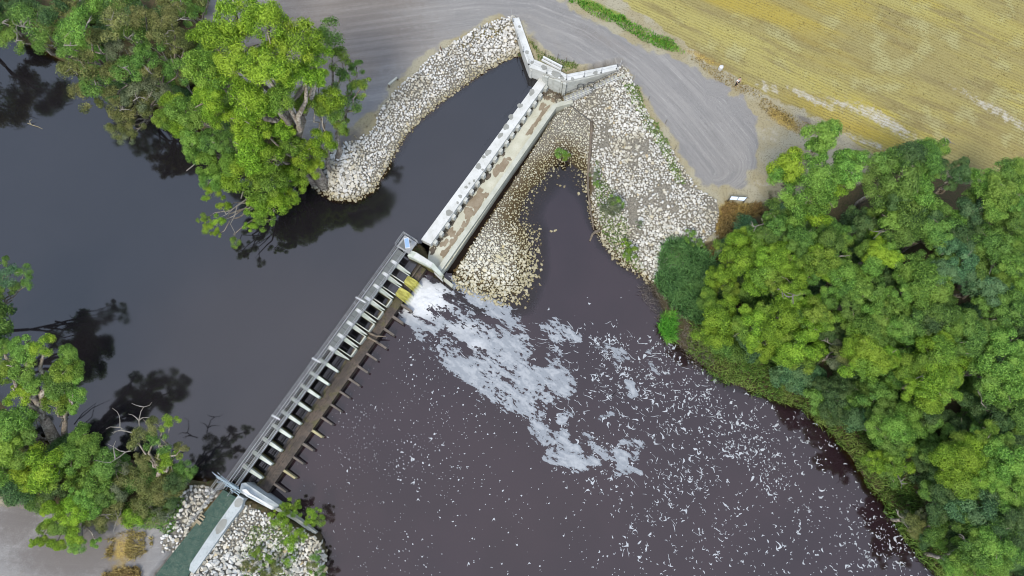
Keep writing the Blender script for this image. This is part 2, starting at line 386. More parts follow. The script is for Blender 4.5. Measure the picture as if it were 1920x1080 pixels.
# second set: pale silt, brown gravel, green growth, ochre dry growth
m_pale = np.maximum.reduce([1.1 * spot(1655, 225, 60, sx=1.4, sy=0.30, ang=-0.62), 0.9 * spot(1590, 200, 50, sx=1.5, sy=0.25, ang=-0.5), 0.9 * spot(1870, 210, 70, sx=1.6, sy=0.22, ang=-0.6),
                            1.0 * spot(1520, 185, 40, sx=1.8, sy=0.3, ang=-0.5), 0.9 * spot(1620, 265, 40, sx=1.8, sy=0.25, ang=-0.4), 0.85 * spot(1440, 165, 30, sx=1.4, sy=0.5, ang=-0.4), 0.6 * spot(1445, 250, 34, sy=1.6),
                            0.6 * spot(1420, 345, 40, sx=1.5, sy=0.6), 0.35 * spot(1250, 190, 25, sx=3, sy=0.5, ang=-1), 0.4 * spot(0, 1075, 60, sx=1.4), 0.35 * spot(1100, 90, 40, sx=2)])
m_brown = np.maximum.reduce([1.1 * spot(600, 70, 150, sx=1.6, sy=0.75), 0.8 * spot(690, 120, 60), 1.0 * spot(650, 5, 120, sx=1.6, sy=0.25), 0.5 * spot(1130, 75, 60, sx=2, sy=0.4, ang=-0.5)])
m_green = np.maximum.reduce([spot(1110, 10, 26, sx=2.2, sy=0.5, ang=-0.45), spot(1150, 28, 22, sx=2, sy=0.55, ang=-0.5), spot(1245, 80, 20, sx=2, sy=0.45, ang=-0.45), 0.7 * spot(1188, 190, 22, sx=0.6, sy=1.6, ang=0.4),
                             0.7 * spot(1065, 120, 14), 0.6 * spot(1220, 250, 22, sx=0.5, sy=1.8, ang=0.5), 0.5 * spot(1150, 390, 25, z=0), 0.8 * spot(1165, 450, 22, z=-1, sx=0.8, sy=1.6, ang=0.7), 0.6 * spot(300, 960, 30)])
m_ochre = np.maximum.reduce([0.9 * spot(1385, 395, 40, sx=1.6, sy=0.6), 0.9 * spot(1350, 425, 26, sx=0.6, sy=1.2), spot(1470, 225, 28, sx=1.8, sy=0.6, ang=-0.7), 0.8 * spot(230, 1030, 40), 0.9 * spot(225, 1075, 25),
                             0.8 * spot(1320, 110, 40, sx=1.6, sy=0.3, ang=-0.5), 0.6 * spot(1200, 60, 40, sx=1.8, sy=0.3, ang=-0.5), 0.6 * spot(925, 45, 30, sx=1.5, sy=.5, ang=.5), 0.6 * spot(390, 950, 14, z=1), 0.6 * spot(360, 1000, 16, z=1)])
m_dark = np.maximum.reduce([0.9 * spot(655, 265, 40, sx=1.3, sy=0.7, ang=.8), 0.6 * spot(740, 180, 50, sx=2.2, sy=0.4, ang=0.75), 0.6 * spot(860, 95, 50, sx=2.4, sy=0.35, ang=0.5), 0.6 * spot(1000, 75, 26, sx=.5, sy=1.3, ang=.3), 0.8 * spot(1510, 225, 22, sx=1.5, sy=.5, ang=-.5), 0.6 * spot(310, 1020, 35), 1.0 * spot(140, 1035, 100, sx=1.6, sy=.7), 0.9 * spot(30, 975, 70), 0.5 * spot(1590, 270, 40, sx=2, sy=.3, ang=-.55), .5 * spot(650, -5, 130, sx=1.6, sy=.12)])
# along/across coordinates of the wheel tracks
trk = w([(300, 70), (480, 52), (620, 40), (760, 22), (900, 5), (1000, 12), (1100, 52), (1200, 120), (1280, 200), (1330, 260), (1362, 300), (1392, 340), (1440, 420), (1520, 560)], ZT)
best = np.full(GX.shape, 1e9); TU = np.zeros(GX.shape); TV = np.zeros(GX.shape); acc = 0.0
for (ax, ay), (bx, by) in zip(trk[:-1], trk[1:]):
    vx, vy = bx - ax, by - ay; L = math.hypot(vx, vy)
    t = np.clip(((GX - ax) * vx + (GY - ay) * vy) / L ** 2, 0, 1)
    ex, ey = GX - ax - t * vx, GY - ay - t * vy; d = np.hypot(ex, ey); k = d < best
    sgn = np.sign(vx * ey - vy * ex); best = np.where(k, d, best)
    TU = np.where(k, d * sgn, TU); TV = np.where(k, acc + t * L, TV); acc += L
turn = at(1345, 262, ZT); rt = np.hypot(GX - turn.x, (GY - turn.y) * 0.8)      # the turning circle
kt = sstep(3.0, 6.0, rt) * sstep(30, 24, np.abs(GX - turn.x - 3) + np.abs(GY - turn.y)) * (GX > turn.x - 1)
TU = TU * (1 - kt) + rt * kt

# ---- ground material
t = NT("ground_cover")
A, B2 = t.n.new("ShaderNodeAttribute"), t.n.new("ShaderNodeAttribute"); A.attribute_name = "cover"; B2.attribute_name = "growth"
sa, sb = t.n.new("ShaderNodeSeparateColor"), t.n.new("ShaderNodeSeparateColor")
t.l.new(A.outputs["Color"], sa.inputs[0]); t.l.new(B2.outputs["Color"], sb.inputs[0])
road, field, rip, forest = sa.outputs[0], sa.outputs[1], sa.outputs[2], A.outputs["Alpha"]
pale, brown, green, ochre = sb.outputs[0], sb.outputs[1], sb.outputs[2], B2.outputs["Alpha"]
dark = t.at("dark"); tu, tv = t.at("track_u"), t.at("track_v")
nA = t.noise(0.35, 5); nB = t.noise(1.6, 5); nC = t.noise(7, 4, rough=0.65); nD = t.noise(28, 2, rough=0.7)
def msk(m, lo=0.3, hi=0.7, amt=0.6):
    return t.ss(t.math('ADD', m, t.math('MULTIPLY', t.math('SUBTRACT', t.math('ADD', t.math('MULTIPLY', nB, 0.5), t.math('MULTIPLY', nC, 0.5)), 0.5), amt * 1.6)), lo, hi)
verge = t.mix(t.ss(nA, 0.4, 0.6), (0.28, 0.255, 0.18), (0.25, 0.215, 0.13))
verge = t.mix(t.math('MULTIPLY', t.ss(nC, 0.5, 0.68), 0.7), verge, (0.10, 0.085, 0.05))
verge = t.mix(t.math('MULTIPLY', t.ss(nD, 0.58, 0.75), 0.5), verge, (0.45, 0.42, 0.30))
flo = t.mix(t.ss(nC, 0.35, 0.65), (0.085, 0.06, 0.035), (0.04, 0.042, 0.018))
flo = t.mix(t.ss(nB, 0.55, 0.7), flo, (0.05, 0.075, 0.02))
# gravel with wheel tracks
cx = t.new("ShaderNodeCombineXYZ", X=t.math('MULTIPLY', tu, 1.0), Y=t.math('MULTIPLY', tv, 0.035), Z=t.math('ADD', 5.3, t.math('MULTIPLY', nB, .35)))
s1 = t.noise(1.6, 4, cx.outputs[0], 0.6); s2 = t.noise(4.2, 3, cx.outputs[0], 0.7)
cx2 = t.new("ShaderNodeCombineXYZ", X=tu, Y=t.math('MULTIPLY', tv, 0.10), Z=t.math('MULTIPLY', nA, 4.0))
s3 = t.noise(0.55, 3, cx2.outputs[0])
gr = t.mix(t.ss(s3, 0.36, 0.64), (0.172, 0.165, 0.156), (0.20, 0.19, 0.177))
gr = t.mix(t.math('MULTIPLY', t.ss(s1, 0.48, 0.66), 0.45), gr, (0.27, 0.256, 0.234))
gr = t.mix(t.math('MULTIPLY', t.ss(s2, 0.50, 0.66), 0.45), gr, (0.140, 0.132, 0.124))
gr = t.mix(t.math('MULTIPLY', t.ss(s2, 0.42, 0.28), 0.35), gr, (0.42, 0.40, 0.37))
gr = t.mix(t.math('MULTIPLY', msk(brown, 0.25, 0.85, 0.5), 0.85), gr, t.mix(t.ss(s1, 0.38, 0.66), (0.135, 0.112, 0.092), (0.18, 0.155, 0.132)))
gr = t.mix(t.math('MULTIPLY', t.ss(nD, 0.48, 0.7), 0.55), gr, (0.11, 0.11, 0.115))
gr = t.mix(t.math('MULTIPLY', t.ss(nD, 0.46, 0.3), 0.45), gr, (0.46, 0.45, 0.43)); gr = t.mix(t.math('MULTIPLY', t.ss(nC, 0.5, 0.68), 0.3), gr, (0.16, 0.155, 0.155))
# stubble rows
fd = at(1650, 186, ZT) - at(1450, 100, ZT); FANG = math.atan2(fd.y, fd.x)
mp = t.new("ShaderNodeMapping"); mp.inputs["Rotation"].default_value = (0, 0, -FANG); t.l.new(t.pos(), mp.inputs["Vector"])
rowv = mp.outputs[0]
sx = t.n.new("ShaderNodeSeparateXYZ"); t.l.new(rowv, sx.inputs[0])
wobr = t.math('ADD', 0.0, t.math('MULTIPLY', t.noise(3.0, 2), 0.16))
row = t.math('SINE', t.math('MULTIPLY', t.math('ADD', sx.outputs[1], wobr), 2 * math.pi / 0.36))
mp2 = t.new("ShaderNodeMapping"); mp2.inputs["Scale"].default_value = (0.16, 1.0, 1.0); t.l.new(rowv, mp2.inputs["Vector"])
band = t.noise(0.22, 4, mp2.outputs[0], 0.55); band2 = t.noise(0.9, 4, mp2.outputs[0], 0.6)
fc = t.mix(t.ss(band, 0.36, 0.60), (0.31, 0.252, 0.042), (0.295, 0.258, 0.085))
fc = t.mix(t.math('MULTIPLY', t.ss(t.noise(0.10, 4, mp2.outputs[0], 0.6), 0.44, 0.58), 0.85), fc, (0.215, 0.18, 0.075))
fc = t.mix(t.math('MULTIPLY', t.ss(band2, 0.48, 0.66), 0.75), fc, (0.17, 0.135, 0.06))
fc = t.mix(t.math('MULTIPLY', t.ss(nA, 0.52, 0.68), 0.5), fc, (0.33, 0.315, 0.15))
fc = t.mix(t.math('MULTIPLY', t.ss(t.noise(0.16, 3, mp2.outputs[0]), 0.52, 0.66), 0.75), fc, (0.31, 0.235, 0.035))
rowm = t.math('MULTIPLY', t.ss(t.math('ADD', row, t.math('MULTIPLY', t.math('SUBTRACT', nC, 0.5), 6.5)), 0.0, 1.0), t.math('ADD', 0.30, t.math('MULTIPLY', t.ss(nA, 0.35, 0.6), 0.35)))
fc = t.mix(rowm, fc, (0.105, 0.085, 0.03))
fc = t.mix(t.math('MULTIPLY', t.ss(nD, 0.52, 0.70), 0.65), fc, (0.09, 0.075, 0.028))
fc = t.mix(t.math('MULTIPLY', t.ss(nD, 0.44, 0.30), 0.5), fc, (0.46, 0.44, 0.25))
und = t.mix(t.ss(nC, 0.4, 0.65), (0.20, 0.185, 0.15), (0.09, 0.08, 0.065))
zz = t.posz()
und = t.mix(t.ss(zz, -1.2, -1.55), und, (0.075, 0.052, 0.022))
silt = t.mix(t.ss(nC, 0.42, 0.66), (0.40, 0.375, 0.31), (0.29, 0.265, 0.21))
grn = t.mix(t.ss(nC, 0.4, 0.6), (0.09, 0.17, 0.025), (0.20, 0.20, 0.05))
och = t.mix(t.ss(nC, 0.4, 0.62), (0.33, 0.24, 0.06), (0.16, 0.11, 0.045))
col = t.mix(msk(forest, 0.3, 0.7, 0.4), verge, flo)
col = t.mix(msk(road, 0.35, 0.65, 0.35), col, gr)
col = t.mix(msk(field, 0.35, 0.65, 0.5), col, fc)
col = t.mix(t.math('MULTIPLY', msk(pale, 0.52, 1.05, 1.7), t.math('SUBTRACT', 1.0, t.math('MULTIPLY', t.math('MULTIPLY', rowm, field), 0.9))), col, silt)
col = t.mix(t.math('MULTIPLY', msk(dark, 0.35, 0.85, 0.6), 0.75), col, (0.115, 0.10, 0.09))
col = t.mix(t.math('MULTIPLY', msk(ochre, 0.40, 0.8, 0.8), 0.9), col, och)
col = t.mix(t.math('MULTIPLY', msk(green, 0.40, 0.75, 0.7), 0.95), col, grn)
col = t.mix(msk(rip, 0.35, 0.6, 0.3), col, und)
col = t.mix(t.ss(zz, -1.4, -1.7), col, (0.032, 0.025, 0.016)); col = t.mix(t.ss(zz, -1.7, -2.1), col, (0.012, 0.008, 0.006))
hgt = t.math('ADD', t.math('MULTIPLY', nC, 0.6), t.math('MULTIPLY', nD, 0.4))
t.bump(hgt, 0.35, 0.06)
M['ground'] = t.fin(col, 0.95, 0.1)

ny, nx = GX.shape
idx = np.arange(nx * ny).reshape(ny, nx)
quads = np.stack([idx[:-1, :-1], idx[:-1, 1:], idx[1:, 1:], idx[1:, :-1]], -1).reshape(-1, 4)
VV = np.stack([GX, GY, H], -1).reshape(-1, 3)
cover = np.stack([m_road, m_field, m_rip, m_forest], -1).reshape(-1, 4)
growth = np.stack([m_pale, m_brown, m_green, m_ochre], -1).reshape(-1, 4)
bankz = [('upper_left_bank', Z1, 0.8), ('right_bank', Z2, 0.0), ('shoal', Z3, -1.3), ('abutment_bank', Z4, 0.2), ('small_bank', Z5, 1.0)]
cls = np.zeros((ny, nx), int)               # 0 ground 1 road 2 field 3.. rock banks
cls[m_field > 0.5] = 2; cls[(m_road > 0.5) & (m_field <= 0.5)] = 1
bd = [sdf(GX, GY, w(z, zv)) for _, z, zv in bankz]
for k, d in enumerate(bd): cls[d < 0.1] = 3 + k
qc = cls[:-1, :-1].reshape(-1)
TERR = {}
for k, nm in enumerate(["ground", "gravel_road", "stubble_field", "rock_bank", "rock_bank", "rock_shoal", "rock_bank", "rock_bank"]):
    q = quads[qc == k]
    if len(q) == 0: continue
    used, inv = np.unique(q, return_inverse=True)
    me = np_mesh(nm, VV[used], inv.reshape(-1, 4), True)
    attr(me, "cover", cover[used], typ='FLOAT_COLOR'); attr(me, "growth", growth[used], typ='FLOAT_COLOR')
    attr(me, "dark", m_dark.reshape(-1)[used]); attr(me, "track_u", TU.reshape(-1)[used]); attr(me, "track_v", TV.reshape(-1)[used])
    TERR[k] = props(link(nm, me, M['ground']), kind='structure')

# =================================================================== WATER
def m_water(name, rip_scale, rip_amt, rough, ior, body):
    t = NT(name)
    dep = t.at("depth")
    t.b.inputs["IOR"].default_value = ior; t.b.inputs["Specular IOR Level"].default_value = 0.5
    n = t.noise(0.12, 3); n1 = t.noise(rip_scale, 3, rough=0.55)
    t.put(t.b.inputs["Base Color"], t.mix(t.ss(n, 0.35, 0.65), body, tuple(v * 1.25 for v in body)))
    t.put(t.b.inputs["Roughness"], t.math('ADD', rough, t.math('MULTIPLY', t.ss(n, 0.45, 0.7), rough)))
    t.bump(n1, rip_amt, 0.03)
    tr = t.n.new("ShaderNodeBsdfTransparent"); tr.inputs[0].default_value = (0.60, 0.47, 0.33, 1)
    gl = t.n.new("ShaderNodeBsdfGlossy"); gl.inputs["Roughness"].default_value = rough
    fr = t.n.new("ShaderNodeFresnel"); fr.inputs[0].default_value = ior
    m2 = t.n.new("ShaderNodeMixShader"); t.l.new(fr.outputs[0], m2.inputs[0]); t.l.new(tr.outputs[0], m2.inputs[1]); t.l.new(gl.outputs[0], m2.inputs[2])
    m3 = t.n.new("ShaderNodeMixShader"); t.l.new(t.ss(dep, 0.55, 0.0), m3.inputs[0]); t.l.new(t.b.outputs[0], m3.inputs[1]); t.l.new(m2.outputs[0], m3.inputs[2])
    t.l.new(m3.outputs[0], t.out.inputs["Surface"]); return t.m
M['water_up'] = m_water("still_water", 0.8, 0.02, 0.055, 1.66, (0.008, 0.007, 0.008))
M['water_dn'] = m_water("river_water", 2.2, 0.09, 0.04, 1.55, (0.016, 0.009, 0.011))
# lower river: grid cells under the bank edge
keep = ((dD < 1.6) & (H < ZD + 0.5)) | (dD < -0.2)
kq = keep[:-1, :-1] & keep[:-1, 1:] & keep[1:, 1:] & keep[1:, :-1]
q = quads[kq.reshape(-1)]; used, inv = np.unique(q, return_inverse=True)
V = VV[used].copy(); dep = ZD - V[:, 2]; V[:, 2] = ZD
me = np_mesh("river", V, inv.reshape(-1, 4), True); attr(me, "depth", np.clip(dep, 0, 3))
RIVER = props(link("river", me, M['water_dn']), kind='structure')
# upper pool: grid cells up to the bank edge, straight-sided under the footbridge and inside the crest wall
W_line = [uv2(-1.8 * BAY, -0.75), uv2(17.0 * BAY, -0.75)] + pl([(803, 453), (1014, 156)])
dW = sdf(GX, GY, U_shore + W_line)
keep = ((dW < 1.6) & (H < ZU + 0.6) & (seg_dist(GX, GY, W_line + pl([(1003, 138), (978, 103)])) > 2.2)) | (dW < 0.0)
kq = keep[:-1, :-1] & keep[:-1, 1:] & keep[1:, 1:] & keep[1:, :-1]
q = quads[kq.reshape(-1)]; used, inv = np.unique(q, return_inverse=True)
V = VV[used].copy(); dep = ZU - V[:, 2]; V[:, 2] = ZU
me = np_mesh("weir_pool", V, inv.reshape(-1, 4), True); attr(me, "depth", np.clip(dep, 0, 3))
POOL = props(link("weir_pool", me, M['water_up']), kind='structure')
bmw = bmesh.new()
BAYW = []                                   # water standing inside the gate bays
for k in range(-1, 17):
    u0 = k * BAY + 0.17; u1 = (k + 1) * BAY - 0.17
    if k >= 14 and k <= 15: BAYW.append((u0 + 0.18, u1, -1.149, 1.36, ZU - 0.02))
    elif k >= 9 and k <= 13: BAYW.append((u0 + 0.18, u1, -.5, 1.36, -.9))
    elif k == 16: BAYW.append((u0, u1 + 0.3, -1.149, 1.4, -0.35))
    else: BAYW.append((u0, u1, -0.5, 0.98, -1.05))
for u0, u1, v0, v1, z in BAYW:
    bmw.faces.new([bmw.verts.new(uv(*c, z)) for c in ((u0, v1), (u1, v1), (u1, v0), (u0, v0))])
me = bpy.data.meshes.new("bay_water"); bmw.normal_update(); bmw.to_mesh(me); bmw.free()
if me.polygons[0].normal.z < 0: me.flip_normals()
attr(me, "depth", np.full(len(me.vertices), 2.0))
props(link("bay_water", me, M['water_up']), kind='structure')

# =================================================================== STRUCTURES
def PZ(pts): return [at(x, y, z) for x, y, z in pts]
def strip(mb, line, w0, w1, z0, z1):        # a wall along a plan line; left/right half widths; tops may vary
    P = [Vector((p[0], p[1], 0)) for p in line]; n = len(P); Ls, Rs = [], []
    for i in range(n):
        d = Vector((0, 0, 0))
        if i > 0: d += (P[i] - P[i - 1]).normalized()
        if i < n - 1: d += (P[i + 1] - P[i]).normalized()
        d.normalize(); nn = Vector((-d.y, d.x, 0)); k = 1.0
        if 0 < i < n - 1: k = 1.0 / max(0.5, nn.dot(Vector((-(P[i] - P[i - 1]).normalized().y, (P[i] - P[i - 1]).normalized().x, 0))))
        Ls.append(P[i] + nn * w0 * k); Rs.append(P[i] - nn * w1 * k)
    zt = z1 if hasattr(z1, '__len__') else [z1] * n
    for i in range(n - 1):
        mb.prism([(Rs[i].x, Rs[i].y), (Rs[i + 1].x, Rs[i + 1].y), (Ls[i + 1].x, Ls[i + 1].y), (Ls[i].x, Ls[i].y)], z0, [zt[i], zt[i + 1], zt[i + 1], zt[i]])
def blob(cx, cy, rx, ry, ang, z, seed, n=22, rag=0.25, thick=0.008):
    rr = np.random.default_rng(seed); ph = rr.uniform(0, 6.28, 4); pts = []
    for i in range(n):
        a = 2 * math.pi * i / n
        r = 1 + rag * (math.sin(2 * a + ph[0]) * 0.5 + math.sin(3 * a + ph[1]) * 0.35 + math.sin(5 * a + ph[2]) * 0.25 + math.sin(9 * a + ph[3]) * 0.12)
        x, y = rx * r * math.cos(a), ry * r * math.sin(a)
        pts.append((cx + x * math.cos(ang) - y * math.sin(ang), cy + x * math.sin(ang) + y * math.cos(ang)))
    mb = MB(); mb.prism(pts, z - 0.02, z + thick); return mb

# ---------------------------------------------------------------- gated weir
o = uv(8 * BAY, 0.6, -0.6)
GW = empty("gated_weir", o, "long row of pale concrete piers standing on the brown slab across the river", "weir")
slab = MB(); slab.prism([uv2(-0.95 * BAY, 1.0), uv2(17 * BAY - 0.1, 1.0), uv2(17 * BAY - 0.1, 2.5), uv2(-0.95 * BAY, 2.5)], -2.6, -0.6)
slab.prism([uv2(-0.95 * BAY, -1.1), uv2(17 * BAY - 0.1, -1.1), uv2(17 * BAY - 0.1, 0.998), uv2(-0.95 * BAY, 0.998)], -2.6, -1.3)
slab.build("apron_slab", M['slab'], GW)
lip = MB()
for k in range(-1, 17):
    u0, u1 = k * BAY + 0.22, (k + 1) * BAY - 0.2
    if k == -1: u0 = -0.9 * BAY
    lip.prism([uv2(u0, 1.02), uv2(u1, 1.02), uv2(u1, 1.24), uv2(u0, 1.24)], -0.62, -0.46 + random.uniform(-.05, .05))
lip.build("sill_beam", M['slab'], GW)
lip = MB(); lip.prism([uv2(-0.9 * BAY, 1.62), uv2(16.9 * BAY, 1.62), uv2(16.9 * BAY, 1.70), uv2(-0.9 * BAY, 1.70)], -0.62, -0.55)
lip.prism([uv2(-0.9 * BAY, 1.86), uv2(16.9 * BAY, 1.86), uv2(16.9 * BAY, 1.92), uv2(-0.9 * BAY, 1.92)], -0.62, -0.56)
lip.build("joint_rib", M['slab'], GW)
for k in range(NP):
    mb = MB(); u = k * BAY
    if k < 9:
        mb.prism([uv2(u - .19, -1.05), uv2(u + .19, -1.05), uv2(u + .19, 0.0), uv2(u + .13, 1.36), uv2(u - .13, 1.36), uv2(u - .19, 0.0)], -2.0, [.78, .78, .72, .55, .55, .72])
    else:
        mb.prism([uv2(u - .26, -1.05), uv2(u + .20, -1.05), uv2(u + .20, -0.1), uv2(u + .10, 1.52), uv2(u + .0, 1.52), uv2(u - .26, 0.0)], -2.0, [.7, .7, .62, .22, .22, .62])
        mb.prism([uv2(u - .24, 0.02), uv2(u - .05, 0.02), uv2(u + .03, 1.3)], -0.55, [.68, .68, .34])
    mb.build("pier", M['pier'], GW)
for k in range(-1, 17):                     # stop boards across the upstream side of every bay
    u0, u1 = k * BAY + .2, (k + 1) * BAY - .2
    if k == -1: u0 = -1.3 * BAY
    if k <= 8:
        for j in range(4):
            z0 = -1.3 + j * 0.38; mb = MB(); mb.prism([uv2(u0, -.66), uv2(u1, -.66), uv2(u1, -.56), uv2(u0, -.56)], z0, z0 + 0.365 + (0.04 if j == 3 else 0)); mb.build("stop_board", M['old_wood'], GW)
for k in range(9, 16):                      # concrete boxes in the upper bays: two are overtopped
    u0, u1 = k * BAY + .23, (k + 1) * BAY - .17; flow = k >= 14
    zt = 0.10 if not flow else -0.06
    s0 = u0 + .16
    for a, nm in ((s0, "box_wall"), (u1 - .08, "box_wall")):
        mb = MB(); mb.prism([uv2(a, -0.6), uv2(a + .085, -0.6), uv2(a + .085, 1.55), uv2(a, 1.55)], -1.2, [.42, .42, .16, .16]); mb.build(nm, M['pier'], GW)
    mb = MB(); mb.prism([uv2(s0 + .087, 1.38), uv2(u1 - .082, 1.38), uv2(u1 - .082, 1.53), uv2(s0 + .087, 1.53)], -1.2, zt); mb.build("front_wall", M['pale_concrete'] if not flow else M['tooth_pale'], GW)
for k in range(-1, 17):
    if k == 16 or k == 15: continue
    u = (k + 0.0) * BAY + (0.0 if k >= 0 else .2)
    mb = MB(); L = random.uniform(1.25, 1.5); wd = random.uniform(.11, .15)
    mb.prism([uv2(u - wd, 2.5), uv2(u + wd, 2.5), uv2(u + wd * .8, 2.5 + L), uv2(u - wd * .8, 2.5 + L)], -2.6, [-.61, -.61, -.75, -.75])
    mb.build("buttress", M['tooth_pale'] if k in (1, 4) else M['tooth'], GW)
mb = MB(); mb.prism([uv2(15.85 * BAY, 1.7), uv2(16.95 * BAY, 1.7), uv2(16.95 * BAY, 1.85), uv2(15.85 * BAY, 1.85)], -2, -0.25); mb.build("front_wall", M['dark_mud_and_shade'], GW)

# water running over the two open boxes
def m_chute():
    t = NT("chute_water"); mp = t.new("ShaderNodeMapping"); mp.inputs["Rotation"].default_value = (0, 0, -math.atan2(EV.y, EV.x)); t.l.new(t.pos(), mp.inputs["Vector"])
    mp2 = t.new("ShaderNodeMapping"); mp2.inputs["Scale"].default_value = (0.8, 4, 1); t.l.new(mp.outputs[0], mp2.inputs["Vector"])
    n = t.noise(1.0, 4, mp2.outputs[0], 0.6)
    col = t.mix(t.ss(n, 0.4, 0.62), (0.20, 0.18, 0.02), (0.36, 0.33, 0.06))
    col = t.mix(t.ss(t.math('ADD', t.posz(), t.math('MULTIPLY', n, 0.5)), -.25, -1.2), col, (0.60, 0.60, 0.54))
    t.bump(n, 0.3, 0.03); return t.fin(col, 0.15, 0.5)
M['chute'] = m_chute()
for k in (14, 15):
    u0, u1 = k * BAY + .42, (k + 1) * BAY - .12; V = []; F = []; N = 10
    if k == 15: u0 -= .05; u1 -= .1
    for i in range(N + 1):
        s = i / N; v = 1.40 + 1.75 * s; z = (-0.03 - 0.35 * (s / .62) ** 1.5) if s < .62 else -0.38 - 1.25 * ((s - .62) / .38) ** 1.4
        for j in range(13):
            q = j / 12; uu = u0 + (u1 - u0) * q + (q - .5) * 0.15 * s
            p = uv(uu, v + 0.05 * math.sin(j * 1.9), z + 0.03 * math.sin(j * 2.3 + i)); V.append(p)
    for i in range(N):
        for j in range(12): F.append((i * 13 + j, i * 13 + j + 1, (i + 1) * 13 + j + 1, (i + 1) * 13 + j))
    me = bpy.data.meshes.new("chute"); me.from_pydata(V, [], F); me.polygons.foreach_set("use_smooth", [True] * len(F))
    sl = me
    o = link("falling_water", me, M['chute'])
    props(o, "olive sheet of water pouring over the open bay %s" % ("next to the white side wall" if k == 15 else "second from the white side wall"), "waterfall", "two sheets of falling water")

# ---------------------------------------------------------------- footbridge over the gates
FB = empty("footbridge", uv(8 * BAY, -.6, 1.15), "narrow steel footbridge with double handrails running along the gates", "footbridge")
U0, U1, ZB = -1.75 * BAY, 17.0 * BAY, 1.15
for v, nm in ((-1.12, "edge_beam"), (-.06, "edge_beam")):
    mb = MB(); mb.bar(uv(U0, v, ZB - .08), uv(U1, v, ZB - .08), .09, .2); mb.build(nm, M['steel'], FB)
for v in (-1.16, -.02):
    for z in (ZB + .5, ZB + 1.0):
        mb = MB(); mb.tube([uv(U0, v, z), uv(U1, v, z)], .021, 6); mb.build("handrail", M['steel'], FB)
for v in (-.84, -.34):
    mb = MB(); mb.bar(uv(U0, v, ZB - .03), uv(9 * BAY, v, ZB - .03), .06, .08); mb.build("deck_bearer", M['steel'], FB)
k = U0
while k < U1 + .01:
    for v in (-1.16, -.02):
        mb = MB(); mb.tube([uv(k, v, ZB - .1), uv(k, v, ZB + 1.0)], .024, 5); mb.build("rail_post", M['steel'], FB)
    k += BAY / 1.0
for i in range(-1, 17):
    u0, u1 = i * BAY + .03, (i + 1) * BAY - .03
    if i < 9:                               # open bar grating
        mb = MB()
        for j in range(9): 
            uu = u0 + (u1 - u0) * (j + .5) / 9; mb.bar(uv(uu, -1.06, ZB - .02), uv(uu, -.12, ZB - .02), .035, .04)
        for j in range(5): mb.bar(uv(u0, -1.0 + .2 * j, ZB - .025), uv(u1, -1.0 + .2 * j, ZB - .025), .02, .03)
        mb.build("grating_panel", M['grating'], FB)
    else:
        for a, b in ((u0 + .16, (u0 + u1) / 2 - .02), ((u0 + u1) / 2 + .02, u1 - .16)):
            mb = MB(); mb.prism([uv2(a, -1.0), uv2(b, -1.0), uv2(b, -.16), uv2(a, -.16)], ZB - .05, ZB); mb.build("grating_panel", M['grating'], FB)
        mb = MB(); mb.prism([uv2(i * BAY - .16, -.72), uv2(i * BAY + .16, -.72), uv2(i * BAY + .16, -.2), uv2(i * BAY - .16, -.2)], ZB - .06, ZB + .02); mb.build("cover_plate", M['white_paint'], FB)
for (x0, y0, x1, y1) in ((586, 671, 600, 680), (510, 778, 524, 787), (668, 557, 684, 567)):
    mb = MB(); mb.bar(at(x0 - 1, y0, ZB + .75), at(x1 + 1, y1, ZB + .75), .15, .12); mb.build("bracket_arm", M['white_paint'], FB)
# landing at the far (upper) end with its own rails
L0, L1 = 16.95 * BAY, 17.95 * BAY
mb = MB(); mb.prism([uv2(L0 + .1, -1.3), uv2(L1, -1.3), uv2(L1, .35), uv2(L0 + .1, .35)], ZB - .12, ZB - .005); mb.build("landing_plate", M['steel'], FB)
mb = MB(); mb.prism([uv2(L0 + .25, -1.1), uv2(L1 - .2, -1.1), uv2(L1 - .2, -.25), uv2(L0 + .25, -.25)], ZB - .03, ZB + .02); mb.build("grating_panel", M['grating'], FB)
loop = [(L0 + .1, -1.35), (L1 + .05, -1.35), (L1 + .05, .5), (L0 + .25, .5)]
for z in (ZB + .5, ZB + 1.0):
    mb = MB()
    for a, b in zip(loop[:-1], loop[1:]): mb.tube([uv(*a, z), uv(*b, z)], .028, 6)
    mb.build("handrail", M['steel'], FB)
for a in loop + [(L0 + .6, -1.35), (L1 + .05, -.5)]:
    mb = MB(); mb.tube([uv(*a, ZB - .1), uv(*a, ZB + 1.0)], .026, 5); mb.build("rail_post", M['steel'], FB)
# side landing at the near (lower) end
S0, S1 = -2.3 * BAY, -1.25 * BAY
mb = MB(); mb.prism([uv2(S0, -1.9), uv2(S1, -1.9), uv2(S1, -1.2), uv2(S0, -1.2)], ZB - .1, ZB - .01); mb.build("landing_plate", M['grating'], FB)
loop = [(S0 - .3, -1.95), (S1 + .05, -1.95), (S1 + .05, -1.2)]
for z in (ZB + .5, ZB + 1.0):
    mb = MB()
    for a, b in zip(loop[:-1], loop[1:]): mb.tube([uv(*a, z), uv(*b, z)], .03, 6)
    mb.build("handrail", M['steel'], FB)
for a in loop:
    mb = MB(); mb.tube([uv(*a, ZB - .5), uv(*a, ZB + 1.0)], .028, 5); mb.build("rail_post", M['steel'], FB)

